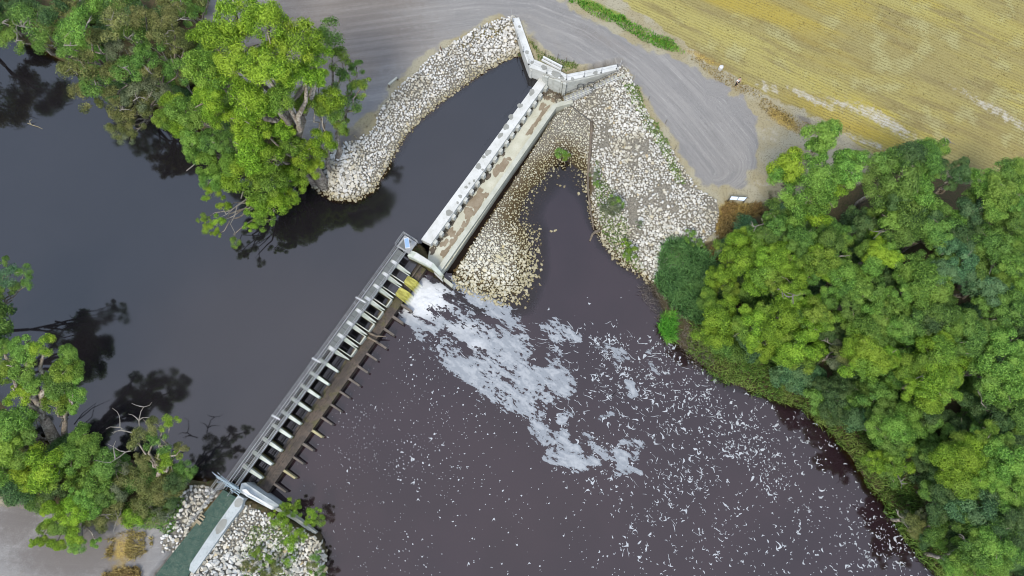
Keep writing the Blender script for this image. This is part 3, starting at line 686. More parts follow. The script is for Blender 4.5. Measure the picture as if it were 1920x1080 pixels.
# ---------------------------------------------------------------- training wall between gates and fixed weir
TW = empty("side_wall", at(800, 495, 0), "thick white tapered wall at the end of the footbridge beside the foam", "wall")
mb = MB()
a = [at2(762, 474, 1.0), at2(770, 468, 1.0), at2(776, 468, 1.0)]
mb.prism([at2(764, 480, .9), at2(771, 470, .9), at2(782, 474, .9), at2(812, 493, .6), at2(808, 502, .6), at2(774, 484, .9)], -2.5, [1.0, 1.05, 1.0, .72, .72, .98]); 
mb.prism([at2(808.4, 502, .6), at2(812.4, 493.3, .6), at2(832, 516, -.1), at2(829, 522, -.1)], -2.5, [.72, .72, -.05, -.05])
mb.build("wall_body", M['pier'], TW)
mb = MB(); mb.prism([at2(775, 482.5, .95), at2(781, 474.5, .95), at2(812, 493.8, .62), at2(809, 501.2, .62)], .1, [1.06, 1.06, .78, .78]); mb.build("coping", M['white_concrete'], TW)
mb = MB(); mb.prism([at2(829.3, 522, -.1), at2(832.3, 516, -.1), at2(826, 505, -.1), at2(846, 524, -.3), at2(829, 529.5, -.3)][:1] + [at2(812, 507, -.1), at2(815, 502, -.1), at2(831, 512, -.1), at2(829, 521, -.1)], -2.5, -.12)
tip = MB(); tip.prism([at2(813, 509, -.25), at2(820, 501, -.25), at2(830, 512, -.25), at2(829, 524, -.25)], -2.5, -.3)
tip.build("wall_toe", M['white_concrete'], TW)
mb = MB(); mb.prism([at2(829.5, 523.5, -1), at2(832, 519.5, -1), at2(850.5, 534, -1), at2(847.5, 539, -1)], -2.6, -.95); mb.build("low_kerb", M['pale_concrete'], TW)

# solar panel on its post
SP = empty("solar_panel", at(768, 468, ZB), "blue solar panel on a post at the corner of the footbridge landing", "solar panel")
mb = MB(); mb.tube([at(769, 470, ZB - .3), at(769, 470, 2.7)], .04, 6); mb.build("post", M['steel'], SP)
q = PZ([(757.5, 446.5, 3.0), (766, 445, 3.0), (769, 464.5, 2.35), (760, 466, 2.35)])
def slabq(q, th):
    n = (q[1] - q[0]).cross(q[3] - q[0]).normalized()
    if n.z < 0: n = -n
    mb = MB(); mb.add([p - n * th for p in q] + list(q), [(3, 2, 1, 0), (4, 5, 6, 7), (0, 1, 5, 4), (1, 2, 6, 5), (2, 3, 7, 6), (3, 0, 4, 7)]); return mb, n
mb, nn = slabq(q, .05); FR = mb.build("frame", M['white_paint'], SP)
c = sum(q, Vector()) / 4
t = NT("solar_cells"); br = t.new("ShaderNodeTexBrick"); br.offset = 0; br.inputs["Scale"].default_value = 6; br.inputs["Mortar Size"].default_value = .03
br.inputs["Color1"].default_value = (.10, .20, .42, 1); br.inputs["Color2"].default_value = (.12, .24, .48, 1); br.inputs["Mortar"].default_value = (.35, .45, .6, 1)
t.l.new(t.pos(), br.inputs["Vector"]); M['cells'] = t.fin(br.outputs[0], .25, .5)
cm, _ = slabq([c + (p - c) * .88 + nn * .006 for p in q], .004); cm.build("cell_sheet", M['cells'], FR)

# ---------------------------------------------------------------- fixed crest weir with its paved channel
CW = empty("fixed_crest_weir", at(915, 310, .3), "long straight white weir wall with patched top between dark pool and paved channel", "weir")
ZC, ZF, ZL = .42, -1.0, -.35
c0, c1 = at(789.5, 449, ZC), at(1011.5, 146.5, ZC); d0, d1 = at(807.5, 458, ZC), at(1027, 152.5, ZC)
mb = MB(); mb.prism([(d0.x, d0.y), (d1.x, d1.y), (c1.x, c1.y), (c0.x, c0.y)], -.55, ZC); CREST = mb.build("crest", M['white_concrete'], CW)
# corrugated sheet piling under the downstream edge
ce = (Vector((d1.x - d0.x, d1.y - d0.y, 0))); cl = ce.length; ce.normalize(); cnv = Vector((ce.y, -ce.x, 0))
N = int(cl / .3); per = cl / round(cl / 1.22); V = []; F = []
for side in range(1):
    s = 0.0; prof = []
    while s < cl - .01:
        for ds, a in ((0, -.22), (.27, -.22), (.40, .34), (.82, .34), (.95, -.22)):
            if s + ds * per / 1.22 <= cl: prof.append((s + ds * per / 1.22, a))
        s += per
    prof.append((cl, -.22))
    for s, a in prof:
        p = Vector((d0.x, d0.y, 0)) + ce * s + cnv * a
        V += [(p.x, p.y, -2.3), (p.x, p.y, ZC - .34), (p.x - cnv.x * .5, p.y - cnv.y * .5, ZC - .34)]
    for i in range(len(prof) - 1):
        b = i * 3; F += [(b, b + 3, b + 4, b + 1), (b + 1, b + 4, b + 5, b + 2)]
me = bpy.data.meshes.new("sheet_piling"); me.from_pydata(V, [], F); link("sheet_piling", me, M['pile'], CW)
mb = MB(); mb.prism([at2(806, 462, ZF), at2(1022, 163, ZF), at2(1046, 178, ZF), at2(1056, 192, ZF), at2(1042, 203, ZF), at2(830, 513, ZF), at2(800, 497, ZF)], -2.5, ZF); FLOOR = mb.build("channel_floor", M['floor_concrete'], CW)
mb = MB(); strip(mb, [at2(820.5, 510, ZL), at2(1040.5, 198.5, ZL)], .30, .26, -2.6, ZL); 
mb.build("low_wall", M['pale_concrete'], CW)
mb = MB(); mb.prism([at2(1037.5, 196.5, ZL), at2(1043, 201.5, ZL), at2(1075, 193, ZL), at2(1073, 186, ZL), at2(1050, 190.5, ZL)], -2.6, ZL + .02); mb.build("wall_return", M['pale_concrete'], CW)
def patch_on(px, py, rpx, asp, z, mat, nm, parent, seed, thick=.008, rag=.25):
    c = at(px, py, z); s = mpp(px, py, z); ang = math.atan2(EU.y, EU.x)
    return blob(c.x, c.y, rpx * s * asp, rpx * s, ang, z, seed, rag=rag, thick=thick).build(nm, mat, parent)
for i, (x, y, r, a) in enumerate([(842, 399, 5.5, 1.3), (858, 380, 2.6, 1), (863, 368, 3.6, 1), (874, 351, 3, 1.1), (889, 339, 2.6, 1), (905, 318, 2.4, 1), (897, 312, 5.2, 1.2), (907, 294, 3.5, 1), (915, 286, 5.5, 1.2),
                                  (938, 254, 4.2, 1.5), (949, 238, 4.8, 1.5), (958, 219, 4.6, 1.2), (975, 198, 4.6, 1.2), (997, 173, 4.8, 1.5), (880, 344, 2, 1)]):
    patch_on(x, y, r, a, ZC, M['patch'], "repair_patch", CREST, 40 + i)
for i, (x, y, r, a, m) in enumerate([(845, 436, 8, 1.7, 0), (833, 456, 7, 1.5, 0), (840, 482, 9, 1.6, 1), (833, 495, 7, 1.3, 1), (852, 418, 5, 1.2, 3), (877, 398, 10, 1.2, 0), (890, 378, 13, 1.5, 0), (905, 366, 6, 1, 0), (899, 360, 7, 1.4, 0),
                                     (910, 332, 8, 1.6, 2), (935, 318, 12, 1.2, 0), (945, 307, 10, 1.1, 1), (954, 298, 5, 1, 0), (944, 288, 6, 1.2, 2), (1016, 200, 9, 1.1, 0), (1006, 214, 8, 1.6, 3), (1020, 196, 6, 1, 0), (1026, 183, 9, 1.1, 1), (1037, 188, 7, 1, 1), (951, 270, 4, 1.6, 2)]):
    patch_on(x, y, r * (.85 if y > 290 else .62), a, ZF + .0005 * i, [M['mud'], M['mud'], M['dark_mud_and_shade'], M['floor_concrete']][m], "mud_patch", FLOOR, 80 + i, thick=.01 + .002 * i, rag=.5)
mb = MB()                                   # dark wet strip with weeds along the foot of the low wall
for i in range(26):
    f = i / 25; x, y = 840 + (1030 - 840) * f - 7, 476 + (205 - 476) * f
    if f < .42 or .8 < f:
        c = at(x, y, ZF); b = blob(c.x, c.y, .55, .2 + .14 * random.random(), math.atan2(EU.y, EU.x), ZF + .04, 300 + i, rag=.6, thick=.004 + .0007 * i); mb.add(b.v, b.f)
props(mb.build("silt_and_shade_strip", M['mud'], CW), kind="stuff")
mb = MB()  # dark blobs painting the notch shadows along the foot of the sheet piling
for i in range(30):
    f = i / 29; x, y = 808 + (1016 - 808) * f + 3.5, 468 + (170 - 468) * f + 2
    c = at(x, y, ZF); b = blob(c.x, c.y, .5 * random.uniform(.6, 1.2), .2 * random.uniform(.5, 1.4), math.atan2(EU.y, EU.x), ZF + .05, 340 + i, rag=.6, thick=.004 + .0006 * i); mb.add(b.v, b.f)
props(mb.build("silt_and_shade_strip", M['dark_mud_and_shade'], CW), kind="stuff")

# ---------------------------------------------------------------- upper abutment: splayed white walls
AB = empty("abutment_wall", at(1030, 145, 1.9), "white concrete abutment with two splayed wing walls and grey patched top", "wall")
ZA = 2.05
def wall_poly(pts, z0, z1, nm, mat): mb = MB(); mb.prism([at2(x, y, ZA) for x, y in pts], z0, z1); return mb.build(nm, mat, AB)
wall_poly([(960, 34.5), (973, 32.5), (1001, 111), (992, 126)], -2, ZA, "wing_wall", M['white_concrete'])
wall_poly([(992.3, 126.5), (1001.3, 111.3), (1016, 117), (1036, 126), (1062, 139), (1063, 151.5), (1040, 143), (1016, 134)], -2.2, ZA, "head_wall", M['white_concrete'])
wall_poly([(1063.4, 151.3), (1062.4, 139.2), (1156, 121), (1160, 130), (1110, 141)], -1.7, ZA, "wing_wall", M['white_concrete'])
for pts in ([(1023, 138.5), (1030, 141.3), (1027, 144.2), (1021.5, 141.5)], [(1040, 144.8), (1052, 148.5), (1051, 151.5), (1039.5, 148)], [(1057, 150.8), (1063, 152.8), (1062, 157), (1056, 155)]):
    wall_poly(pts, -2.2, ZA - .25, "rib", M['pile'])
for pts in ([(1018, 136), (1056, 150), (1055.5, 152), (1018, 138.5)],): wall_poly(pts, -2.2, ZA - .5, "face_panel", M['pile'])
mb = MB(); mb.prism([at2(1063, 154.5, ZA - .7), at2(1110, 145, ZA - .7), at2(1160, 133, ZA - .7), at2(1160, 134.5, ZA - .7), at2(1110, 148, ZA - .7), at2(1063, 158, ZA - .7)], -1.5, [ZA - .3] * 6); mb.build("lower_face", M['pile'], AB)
for i, (x, y, r, a) in enumerate([(974, 50, 3, 1), (988, 98, 4.2, 1), (998, 117, 3.6, 1), (1020, 126.5, 5.6, 1), (1043, 139, 6, 1.9), (1054, 145.5, 3.5, 1.4), (1073.5, 148, 3.6, 1), (1116.5, 136.5, 4.6, 1.0)]):
    c = at(x, y, ZA); s = mpp(x, y, ZA); blob(c.x, c.y, r * s * a, r * s * .9, -.45 if i in (3, 4, 5) else .2, ZA, 140 + i).build("repair_patch", M['patch'], AB)
# wire fence along the edges: posts and cables are parts of the abutment
def rail_line(pts, zb, h, parent, cab=(0.55, 1.0), r=.024, mat='dark_steel', pm='steel'):
    P = [at(x, y, zb) for x, y in pts]
    for p in P:
        mb = MB(); mb.tube([p, p + Vector((0, 0, h))], r, 5); PO = mb.build("rail_post", M[mat], parent)
        mb = MB(); mb.prism([(p.x - .09, p.y - .09), (p.x + .09, p.y - .09), (p.x + .09, p.y + .09), (p.x - .09, p.y + .09)], zb, zb + .03); mb.build("base_plate", M['grating'], PO)
    for c in cab:
        mb = MB()
        for a, b in zip(P[:-1], P[1:]): mb.tube([a + Vector((0, 0, h * c)), b + Vector((0, 0, h * c))], .012, 4)
        mb.build("cable", M[pm], parent)
rail_line([(962, 40), (971, 72), (981, 97), (991.5, 121)], ZA, 1.1, AB)
rail_line([(991.5, 121), (1025, 137), (1062, 149.5), (1095, 143.5), (1127, 136.5), (1156, 129)], ZA, 1.1, AB)
mb = MB(); a = at(1157, 126, ZA); mb.tube([a, at(1163, 121, ZA + .7), at(1166, 113, ZA + .9)], .035, 6); mb.build("bent_rail", M['steel'], AB)
mb = MB(); mb.tube([at(962, 40, ZA), at(960, 31, ZA + .9), at(959, 20, ZA + 1.6)], .03, 5); mb.build("bent_rail", M['steel'], AB)
# small intake box under the head wall
mb = MB(); mb.prism([at2(994, 129, 1.6), at2(998, 130.5, 1.6), at2(997, 134, 1.6), at2(993, 132, 1.6)], -1, 1.7); mb.build("bracket", M['white_concrete'], AB)
# trash heap in the corner of the channel
mb = MB(); rr = random.Random(5)
for i in range(170):
    f = rr.random(); x = 1012 + 42 * f + rr.uniform(-5, 5); y = 168 + 17 * f + rr.uniform(-9, 8)
    p = at(x, y, ZF + .02 + .28 * rr.random()); a = rr.uniform(0, 6.28); L = rr.uniform(.15, .8)
    mb.tube([p, p + Vector((math.cos(a) * L * .5, math.sin(a) * L * .5, rr.uniform(-.05, .15))), p + Vector((math.cos(a + .3) * L, math.sin(a + .3) * L, rr.uniform(-.1, .1)))], rr.uniform(.015, .045), 4)
props(mb.build("flood_debris", M['old_wood']), "heap of brown sticks and flood trash in the corner below the white abutment", "debris", kind='stuff')
# bench-like barrier
BR = empty("barrier_rail", at(1035, 117, ZT), "white painted two-board barrier rail standing behind the abutment", "barrier")
for (x0, y0, x1, y1, z) in ((1018.5, 107, 1054, 125.5, ZA + .75), (1016, 112, 1052, 130.5, ZA + .35)):
    mb = MB(); mb.bar(at(x0, y0, z), at(x1, y1, z), .16, .28); mb.build("board", M['white_paint'], BR)
for f in (.04, .5, .96):
    x, y = 1018 + 34 * f, 115 + 18 * f; p = at(x, y, ZT - .1); mb = MB(); mb.bar(p, at(1018.5 + 35.5 * f, 107 + 18.5 * f, ZA + .85), .12, .14); mb.build("leg", M['white_paint'], BR)

# ---------------------------------------------------------------- metal stair down the rocks
ST_ = empty("metal_stair", at(1110, 165, 1), "pale metal stair with handrails climbing beside the white wing wall", "stairs")
def stair(x0, y0, z0, x1, y1, z1, n):
    a, b = at(x0, y0, z0), at(x1, y1, z1); d = (b - a); dh = Vector((d.x, d.y, 0)).normalized(); nn = Vector((-dh.y, dh.x, 0))
    for sgn in (0, 1):
        off = nn * (.85 * sgn); mb = MB(); mb.bar(a + off, b + off, .06, .2); mb.build("stringer", M['steel'], ST_)
    for i in range(n):
        p = a + d * ((i + .5) / n); mb = MB()
        mb.prism([(p.x - dh.x * .12 + nn.x * .06, p.y - dh.y * .12 + nn.y * .06), (p.x + dh.x * .12 + nn.x * .06, p.y + dh.y * .12 + nn.y * .06), (p.x + dh.x * .12 + nn.x * .8, p.y + dh.y * .12 + nn.y * .8), (p.x - dh.x * .12 + nn.x * .8, p.y - dh.y * .12 + nn.y * .8)], p.z - .03, p.z + .02)
        mb.build("tread", M['pale_concrete'] if i % 2 else M['steel'], ST_)
    for h in (.5, .95):
        mb = MB(); mb.tube([a + Vector((0, 0, h)), b + Vector((0, 0, h))], .03, 5); mb.build("handrail", M['white_paint'], ST_)
    mb = MB(); mb.tube([a + nn * .85 + Vector((0, 0, .95)), b + nn * .85 + Vector((0, 0, .95))], .022, 5); mb.build("handrail", M['dark_steel'], ST_)
    for i in range(5):
        for s, m in ((0, 'steel'), (.85, 'dark_steel')):
            p = a + d * (i / 4) + nn * s; mb = MB(); mb.tube([p, p + Vector((0, 0, .95))], .024, 5); mb.build("rail_post", M[m], ST_)
stair(1059, 194.5, -.85, 1110, 174, .55, 13); stair(1117, 172, .6, 1160, 152, 1.75, 12)
mb = MB(); mb.prism([at2(1110, 175, .55), at2(1118, 172, .55), at2(1114, 161, .55), at2(1106, 164, .55)], .4, .55); mb.build("landing", M['grating'], ST_)
mb = MB(); mb.prism([at2(1160, 145, 1.9), at2(1172, 139, 1.9), at2(1172, 145, 1.9), at2(1166, 151, 1.9)], 1.3, 1.92); mb.build("top_step", M['pale_concrete'], ST_)
for i, (x, y) in enumerate(((1089, 160), (1108, 156.5))):
    c = at(x, y, 1.0); pts = [c + Vector((math.cos(a) * .38, -.05, math.sin(a) * .38)) for a in np.linspace(-.6, 3.74, 14)]
    mb = MB(); mb.tube(pts, .05, 6); mb.tube([pts[0], pts[0] + Vector((.1, -.1, -.5))], .05, 6); mb.tube([pts[-1], pts[-1] + Vector((-.1, -.1, -.5))], .05, 6)
    props(mb.build("safety_hoop", M['dark_steel']), ("dark metal hoop on the stair nearer the channel" if i == 0 else "dark metal hoop halfway up the stair by the white wall"), "hoop")

# ---------------------------------------------------------------- lower-left abutment
GP = empty("green_path", at(370, 1000, 1.5), "dark green mesh covered access path leading to the footbridge", "path")
ga, gb, gc, gd = at2(418, 918, 1.75), at2(448, 936, 1.75), at2(322, 1125, 1.75), at2(254, 1125, 1.75)
t = NT("green_mesh"); n1 = t.noise(2.2, 5, rough=.65); n2 = t.noise(11, 3, rough=.7)
col = t.mix(t.ss(n1, .35, .65), (.022, .050, .038), (.05, .078, .058)); col = t.mix(t.math('MULTIPLY', t.ss(n2, .52, .66), .8), col, (.15, .17, .125)); col = t.mix(t.math('MULTIPLY', t.ss(t.noise(4, 4), .52, .66), .6), col, (.02, .06, .045))
t.bump(n2, .4, .03); M['green'] = t.fin(col, .8)
N = 9
for i in range(N):
    f0, f1 = i / N, (i + 1) / N - .0008
    L = lambda a, b, f: (a[0] + (b[0] - a[0]) * f, a[1] + (b[1] - a[1]) * f)
    mb = MB(); zt = 1.72 + random.uniform(-.006, .006); mb.prism([L(ga, gd, f0), L(ga, gd, f1), L(gb, gc, f1), L(gb, gc, f0)], 1.3, zt); mb.build("panel", M['green'], GP)
mb = MB(); strip(mb, [at2(415.5, 919, 1.7), at2(348, 1010, 1.7)], .14, .0, 1.0, 1.66); mb.build("edge_board", M['rust'], GP)
RW = empty("retaining_wall", at(405, 1000, 1.2), "white topped retaining wall with two grey patches beside the green path", "wall")
mb = MB(); mb.prism([at2(446.5, 928, 1.78), at2(457, 935, 1.78), at2(452, 953, 1.78), at2(428.5, 984, 1.78), at2(400.5, 1024, 1.78), at2(363, 1076, 1.78), at2(354.5, 1069, 1.78), at2(357, 1057, 1.78), at2(400, 993, 1.78)], -1.5, 1.78); RB = mb.build("wall_body", M['wing_paint'], RW)
for i, (x, y, r, a) in enumerate(((447.5, 942.5, 7.2, 1.3), (414.5, 986.5, 7.6, 2.0))):
    c = at(x, y, 1.78); s = mpp(x, y, 1.7)
    mb = blob(c.x, c.y, r * s * a, r * s, math.atan2(EU.y, EU.x), c.z, 200 + i, rag=.1, thick=.01); mb.v = [(p[0], p[1], p[2] + 0) for p in mb.v]; mb.build("repair_patch", M['patch'], RB)
WW = empty("wing_wall", at(500, 940, .5), "pale blue-white wing wall sloping down into the river at the lower abutment", "wall")
mb = MB()
mb.prism([at2(452, 906, 1.6), at2(459, 905, 1.6), at2(524, 948, .6), at2(512, 956, .6), at2(465, 931, 1.6), at2(449, 923, 1.7)], -2.4, [1.55, 1.5, .5, .55, 1.6, 1.75]); mb.build("wall_body", M['wing_paint'], WW)
mb = MB(); mb.prism([at2(453, 918, 1.75), at2(462, 917, 1.75), at2(470, 925, 1.5), at2(514, 951.5, .7), at2(509, 956, .7), at2(462, 930, 1.5)], -.2, [1.84, 1.84, 1.66, .62, .62, 1.66]); mb.build("coping", M['white_paint'], WW)
mb = MB(); strip(mb, [at2(518, 953, .2), at2(555, 974, -.3), at2(592, 1001, -.9)], .17, .17, -2.4, [.42, -.25, -.9]); mb.build("low_wall", M['pale_concrete'], WW)
GT = empty("security_gate", at(428, 905, 1.75), "pale blue steel security gate with spiked arms across the path end", "gate")
for (x0, y0, z0, x1, y1, z1, wd) in ((402, 889, 2.2, 452, 921, 2.2, .09), (405, 894, 2.9, 446, 918, 2.9, .07), (414, 892, 2.6, 432, 906, 2.6, .07), (424, 904, 1.9, 450, 925, 1.9, .10), (431, 917, 2.4, 448, 928, 2.4, .06), (419, 905, 2.9, 436, 917, 2.9, .07), (402, 889, 2.2, 398, 885, 2.5, .05), (412, 890, 2.6, 408, 886, 2.7, .05)):
    mb = MB(); mb.bar(at(x0, y0, z0), at(x1, y1, z1), wd, wd); mb.build("bar", M['blue_steel'], GT)
mb = MB(); mb.prism([at2(429, 905, 2.4), at2(444, 914, 2.4), at2(442, 917, 2.4), at2(427, 908, 2.4)], 1.7, 2.45); mb.build("gate_leaf", M['blue_steel'], GT)
for (x, y) in ((421, 903), (447, 921), (434, 911)):
    mb = MB(); mb.bar(at(x, y, 1.3), at(x, y, 1.3) + Vector((0, 0, 1.7)), .09); mb.build("post", M['blue_steel'], GT)
HR = empty("path_handrail", at(390, 945, 1.6), "thin two-rail steel handrail on the water side of the green path", "handrail")
for h in (.55, 1.05):
    mb = MB(); mb.tube([at(424, 902, 1.6) + Vector((0, 0, h)), at(358, 985, 1.6) + Vector((0, 0, h))], .028, 5); mb.build("rail", M['steel'], HR)
for f in np.linspace(0, 1, 7):
    p = at(424 - 66 * f, 902 + 83 * f, 1.6); mb = MB(); mb.tube([p - Vector((0, 0, .6)), p + Vector((0, 0, 1.05))], .026, 5); mb.build("rail_post", M['steel'], HR)
for i, (x, y, w_, l_) in enumerate(((372, 979, .30, .62), (377, 972, .16, .6), (380, 967.5, .14, .55))):
    c = at(x, y, 1.85); a = math.atan2(EV.y, EV.x); ca, sa_ = math.cos(a), math.sin(a)
    mb = MB(); mb.prism([(c.x + ca * l_ * .5 * sx_ - sa_ * w_ * .5 * sy_, c.y + sa_ * l_ * .5 * sx_ + ca * w_ * .5 * sy_) for sx_, sy_ in ((-1, -1), (1, -1), (1, 1), (-1, 1))], 1.5, 1.9 - .03 * i)
    props(mb.build("timber_block", M['pale_wood']), ("widest tan timber block at the foot of the handrail", "middle narrow timber block beside the green path", "narrow timber block nearest the bridge beside the green path")[i], "timber", "timber blocks beside the green path")

# ---------------------------------------------------------------- small things
IS = empty("information_board", at(1383, 378, ZT), "low information board of two pale panels in a dark frame by the gravel edge", "sign")
q = PZ([(1370.5, 367.5, ZT + 1.0), (1402, 369.5, ZT + 1.0), (1395.5, 377, ZT + .8), (1367, 374.5, ZT + .8)])
def lerp4(q, s, v): return (q[0] * (1 - s) + q[1] * s) * (1 - v) + (q[3] * (1 - s) + q[2] * s) * v
mb, nn = slabq(q, .05); FR = mb.build("frame", M['dark_steel'], IS)
t = NT("sign_print"); n = t.noise(22, 2); t2 = t.mix(t.math('MULTIPLY', t.ss(n, .5, .62), .5), (.62, .70, .80), (.30, .40, .52)); M['sign'] = t.fin(t2, .3, .5)
for s0, s1 in ((.035, .475), (.52, .965)):
    cm, _ = slabq([lerp4(q, s0, .08) + nn * .012, lerp4(q, s1, .08) + nn * .012, lerp4(q, s1, .92) + nn * .012, lerp4(q, s0, .92) + nn * .012], .01); cm.build("panel", M['sign'], FR)
for s in (.0, 1.0):
    a = lerp4(q, s, .0); b = lerp4(q, s, 1.0); mb = MB(); mb.bar(a + Vector((0, 0, .03)), b + Vector((0, 0, .03)), .07); mb.bar(lerp4(q, s, .6), lerp4(q, s, .6) - Vector((0, 0, 1.2)), .09); mb.build("leg", M['dark_steel'], IS)

def post(px, py, h, r, mat, label, cat="post", group=None, lean=.06):
    p = atg(px, py); mb = MB(); mb.tube([p - Vector((0, 0, .3)), p + Vector((random.uniform(-lean, lean), random.uniform(-lean, lean), h))], [r, r * .9], 6)
    return props(mb.build("fence_post", mat), label, cat, group)
for i, (x, y, lab) in enumerate(((940, 46, "thin dark post nearest the white wall end above the rocks"), (911, 57, "thin dark post second from the white wall end above the rocks"), (889, 68, "thin dark post third from the white wall end above the rocks"))):
    post(x, y, 1.1, .035, M['dark_steel'], lab, group="thin dark posts above the upper rocks")
for i, (x, y, lab) in enumerate(((829, 96, "rusty short post standing on the gravel above the rocks"), (703, 218, "weathered stump post below the log barrier"), (689, 237, "weathered stump post midway down the mud"), (669, 258, "weathered stump post near the white boulders"), (648, 273, "weathered stump post lowest on the muddy bank"))):
    post(x, y, .7, .07, M['pale_wood'] if i else M['rust'], lab, group="old stump posts along the upper rocks", lean=.2)
for i, (x, y, lab) in enumerate(((1022, 103, "wooden post behind the left end of the barrier"), (1045, 111, "dark post behind the middle of the barrier"), (1062, 118, "small dark post at the right end of the barrier"))):
    post(x, y, 1.1, .04, M['old_wood'], lab, group="posts behind the white barrier")
for i, (x, y, lab) in enumerate(((1216, 188, "thin picket in the grass at the top of the right rock bank"), (1247, 232, "thin picket halfway along the right rock edge"), (1264, 282, "thin picket below the middle of the right rock edge"), (1281, 322, "thin picket near the low end of the right rock edge"), (1435, 212, "thin dark picket beside the ochre grass at the turning circle"))):
    post(x, y, .9, .03, M['old_wood'], lab, group="pickets along the gravel edge")
LB = empty("log_barrier", atg(738, 157), "grey log rail on two short posts beside the muddy track", "barrier")
a, b = atg(730, 163), atg(746, 150)
mb = MB(); mb.bar(a + Vector((0, 0, .55)), b + Vector((0, 0, .55)), .2, .16); mb.build("rail", M['pale_concrete'], LB)
for p in (a, b): mb = MB(); mb.tube([p - Vector((0, 0, .2)), p + Vector((0, 0, .5))], .09, 6); mb.build("leg", M['old_wood'], LB)

LG = [(1109, 229, .35), (1108, 262, .3), (1104, 300, .2), (1102, 330, 0), (1103, 365, -.2), (1107, 400, -.4), (1113, 432, -.7)]
mb = MB(); P = [atg(x, y) + Vector((0, 0, .22)) for x, y, z in LG]
mb.tube([P[0]] + [a.lerp(b, f) + Vector((random.uniform(-.03, .03), random.uniform(-.05, .05), 0)) for a, b in zip(P[:-1], P[1:]) for f in (.5, 1)], [.19 - .008 * i for i in range(13)], 8)
props(mb.build("fallen_log", M['old_wood'], smooth=True), "long grey-brown fallen trunk lying across the right rock bank down to the water", "log")
mb = MB(); P = [atg(1126, 434) + Vector((0, 0, .2)), atg(1117, 436) + Vector((0, 0, .35)), atg(1110, 441) + Vector((0, 0, .3)), at(1106, 452, -1.5)]
mb.tube(P, [.10, .17, .15, .10], 7); props(mb.build("driftwood", M['old_wood'], smooth=True), "short crooked branch at the lower end of the fallen trunk", "driftwood")
mb = MB(); P = [atg(1064, 195) + Vector((0, 0, .25)), atg(1085, 212) + Vector((0, 0, .2)), atg(1107, 228) + Vector((0, 0, .2))]; mb.tube(P, .05, 6)
props(mb.build("steel_cable", M['dark_steel']), "dark cable lying from the channel corner to the fallen trunk", "cable")
for i, (pts, lab) in enumerate((([(688, 622, -.3), (705, 630, -.3), (724, 631, -.4)], "upper snagged driftwood stick on the slab edge"), ([(690, 632, -.4), (706, 641, -.3), (716, 648, -.9)], "lower snagged driftwood stick on the slab edge"))):
    mb = MB(); mb.tube(PZ(pts), [.14, .1, .04], 6); props(mb.build("driftwood", M['old_wood']), lab, "driftwood", "driftwood caught on the slab edge")
mb = MB(); mb.tube(PZ([(52, 231, .05), (62, 235, .12), (72, 238, .1), (80, 242, .02)]), [.05, .05, .04, .02], 5); mb.tube(PZ([(58, 233, .1), (55, 227, .3), (60, 224, .4)]), [.05, .04, .02], 5)
props(mb.build("floating_stick", M['pale_wood']), "bent pale stick floating alone in the pool at far left", "stick")
p = atg(1350, 130)
mb = MB(); mb.tube([p, p + Vector((0, 0, .1)), p + Vector((.02, 0, .55)), p + Vector((.02, 0, .62))], [.24, .27, .25, .14], 9); mb.tube([p + Vector((-.26, .05, .5)), p + Vector((-.15, .1, .72)), p + Vector((.15, .1, .72)), p + Vector((.26, .05, .5))], .03, 5)
props(mb.build("bucket", M['white_paint'], smooth=False), "white bucket standing in dry grass between track and field", "bucket")

# person by the field edge: skinned figure
def skinned(name, joints, edges, radii, mat, parent, sub=1):
    me = bpy.data.meshes.new(name); me.from_pydata(joints, edges, []); o = link(name, me, mat, parent, keep=False)
    m = o.modifiers.new("skin", 'SKIN'); sk = me.skin_vertices[0] if len(me.skin_vertices) else None
    if sk is None:
        bm = bmesh.new(); bm.from_mesh(me); bm.verts.layers.skin.verify(); bm.to_mesh(me); bm.free(); sk = me.skin_vertices[0]
    for i, r in enumerate(radii): sk.data[i].radius = r if isinstance(r, tuple) else (r, r)
    sk.data[0].use_root = True
    s = o.modifiers.new("sub", 'SUBSURF'); s.levels = sub; s.render_levels = sub; return o
M['skin'] = m_paint("skin", (.45, .28, .2), .1, .6); M['hair'] = m_paint("dark_hair", (.02, .016, .012), .2, .6); M['cloth_dark'] = m_paint("dark_trousers", (.012, .012, .014), .2, .9); M['cloth_white'] = m_paint("white_top", (.75, .75, .74), .08, .9)
pp = atg(1379.5, 160.5)
PE = empty("person", pp, "person in white top and dark trousers standing at the gravel edge by the field", "person", rz=R(25))
J = [(0, 0, .95), (0, 0, 1.15), (0, .01, 1.42), (0, .02, 1.53), (0, 0, 1.68), (.11, 0, .9), (.13, .05, .5), (.14, 0, .08), (.15, -.16, .03), (-.11, 0, .9), (-.12, -.05, .5), (-.13, 0, .08), (-.14, -.16, .03),
     (.19, 0, 1.4), (.27, .03, 1.13), (.22, -.18, 1.0), (.2, -.27, 1.02), (-.19, 0, 1.4), (-.27, .03, 1.13), (-.22, -.18, 1.0), (-.2, -.27, 1.02)]
E = [(0, 1), (1, 2), (2, 3), (3, 4), (0, 5), (5, 6), (6, 7), (7, 8), (0, 9), (9, 10), (10, 11), (11, 12), (2, 13), (13, 14), (14, 15), (15, 16), (2, 17), (17, 18), (18, 19), (19, 20)]
Rr = [(.15, .11), (.14, .1), (.16, .1), .055, .1, .085, .06, .045, .035, .085, .06, .045, .035, .06, .045, .035, .035, .06, .045, .035, .035]
skinned("body", J, E, Rr, M['skin'], PE)
skinned("trousers", [J[i] for i in (0, 5, 6, 7, 9, 10, 11)], [(0, 1), (1, 2), (2, 3), (0, 4), (4, 5), (5, 6)], [(.165, .125), .1, .078, .07, .1, .078, .07], M['cloth_dark'], PE)
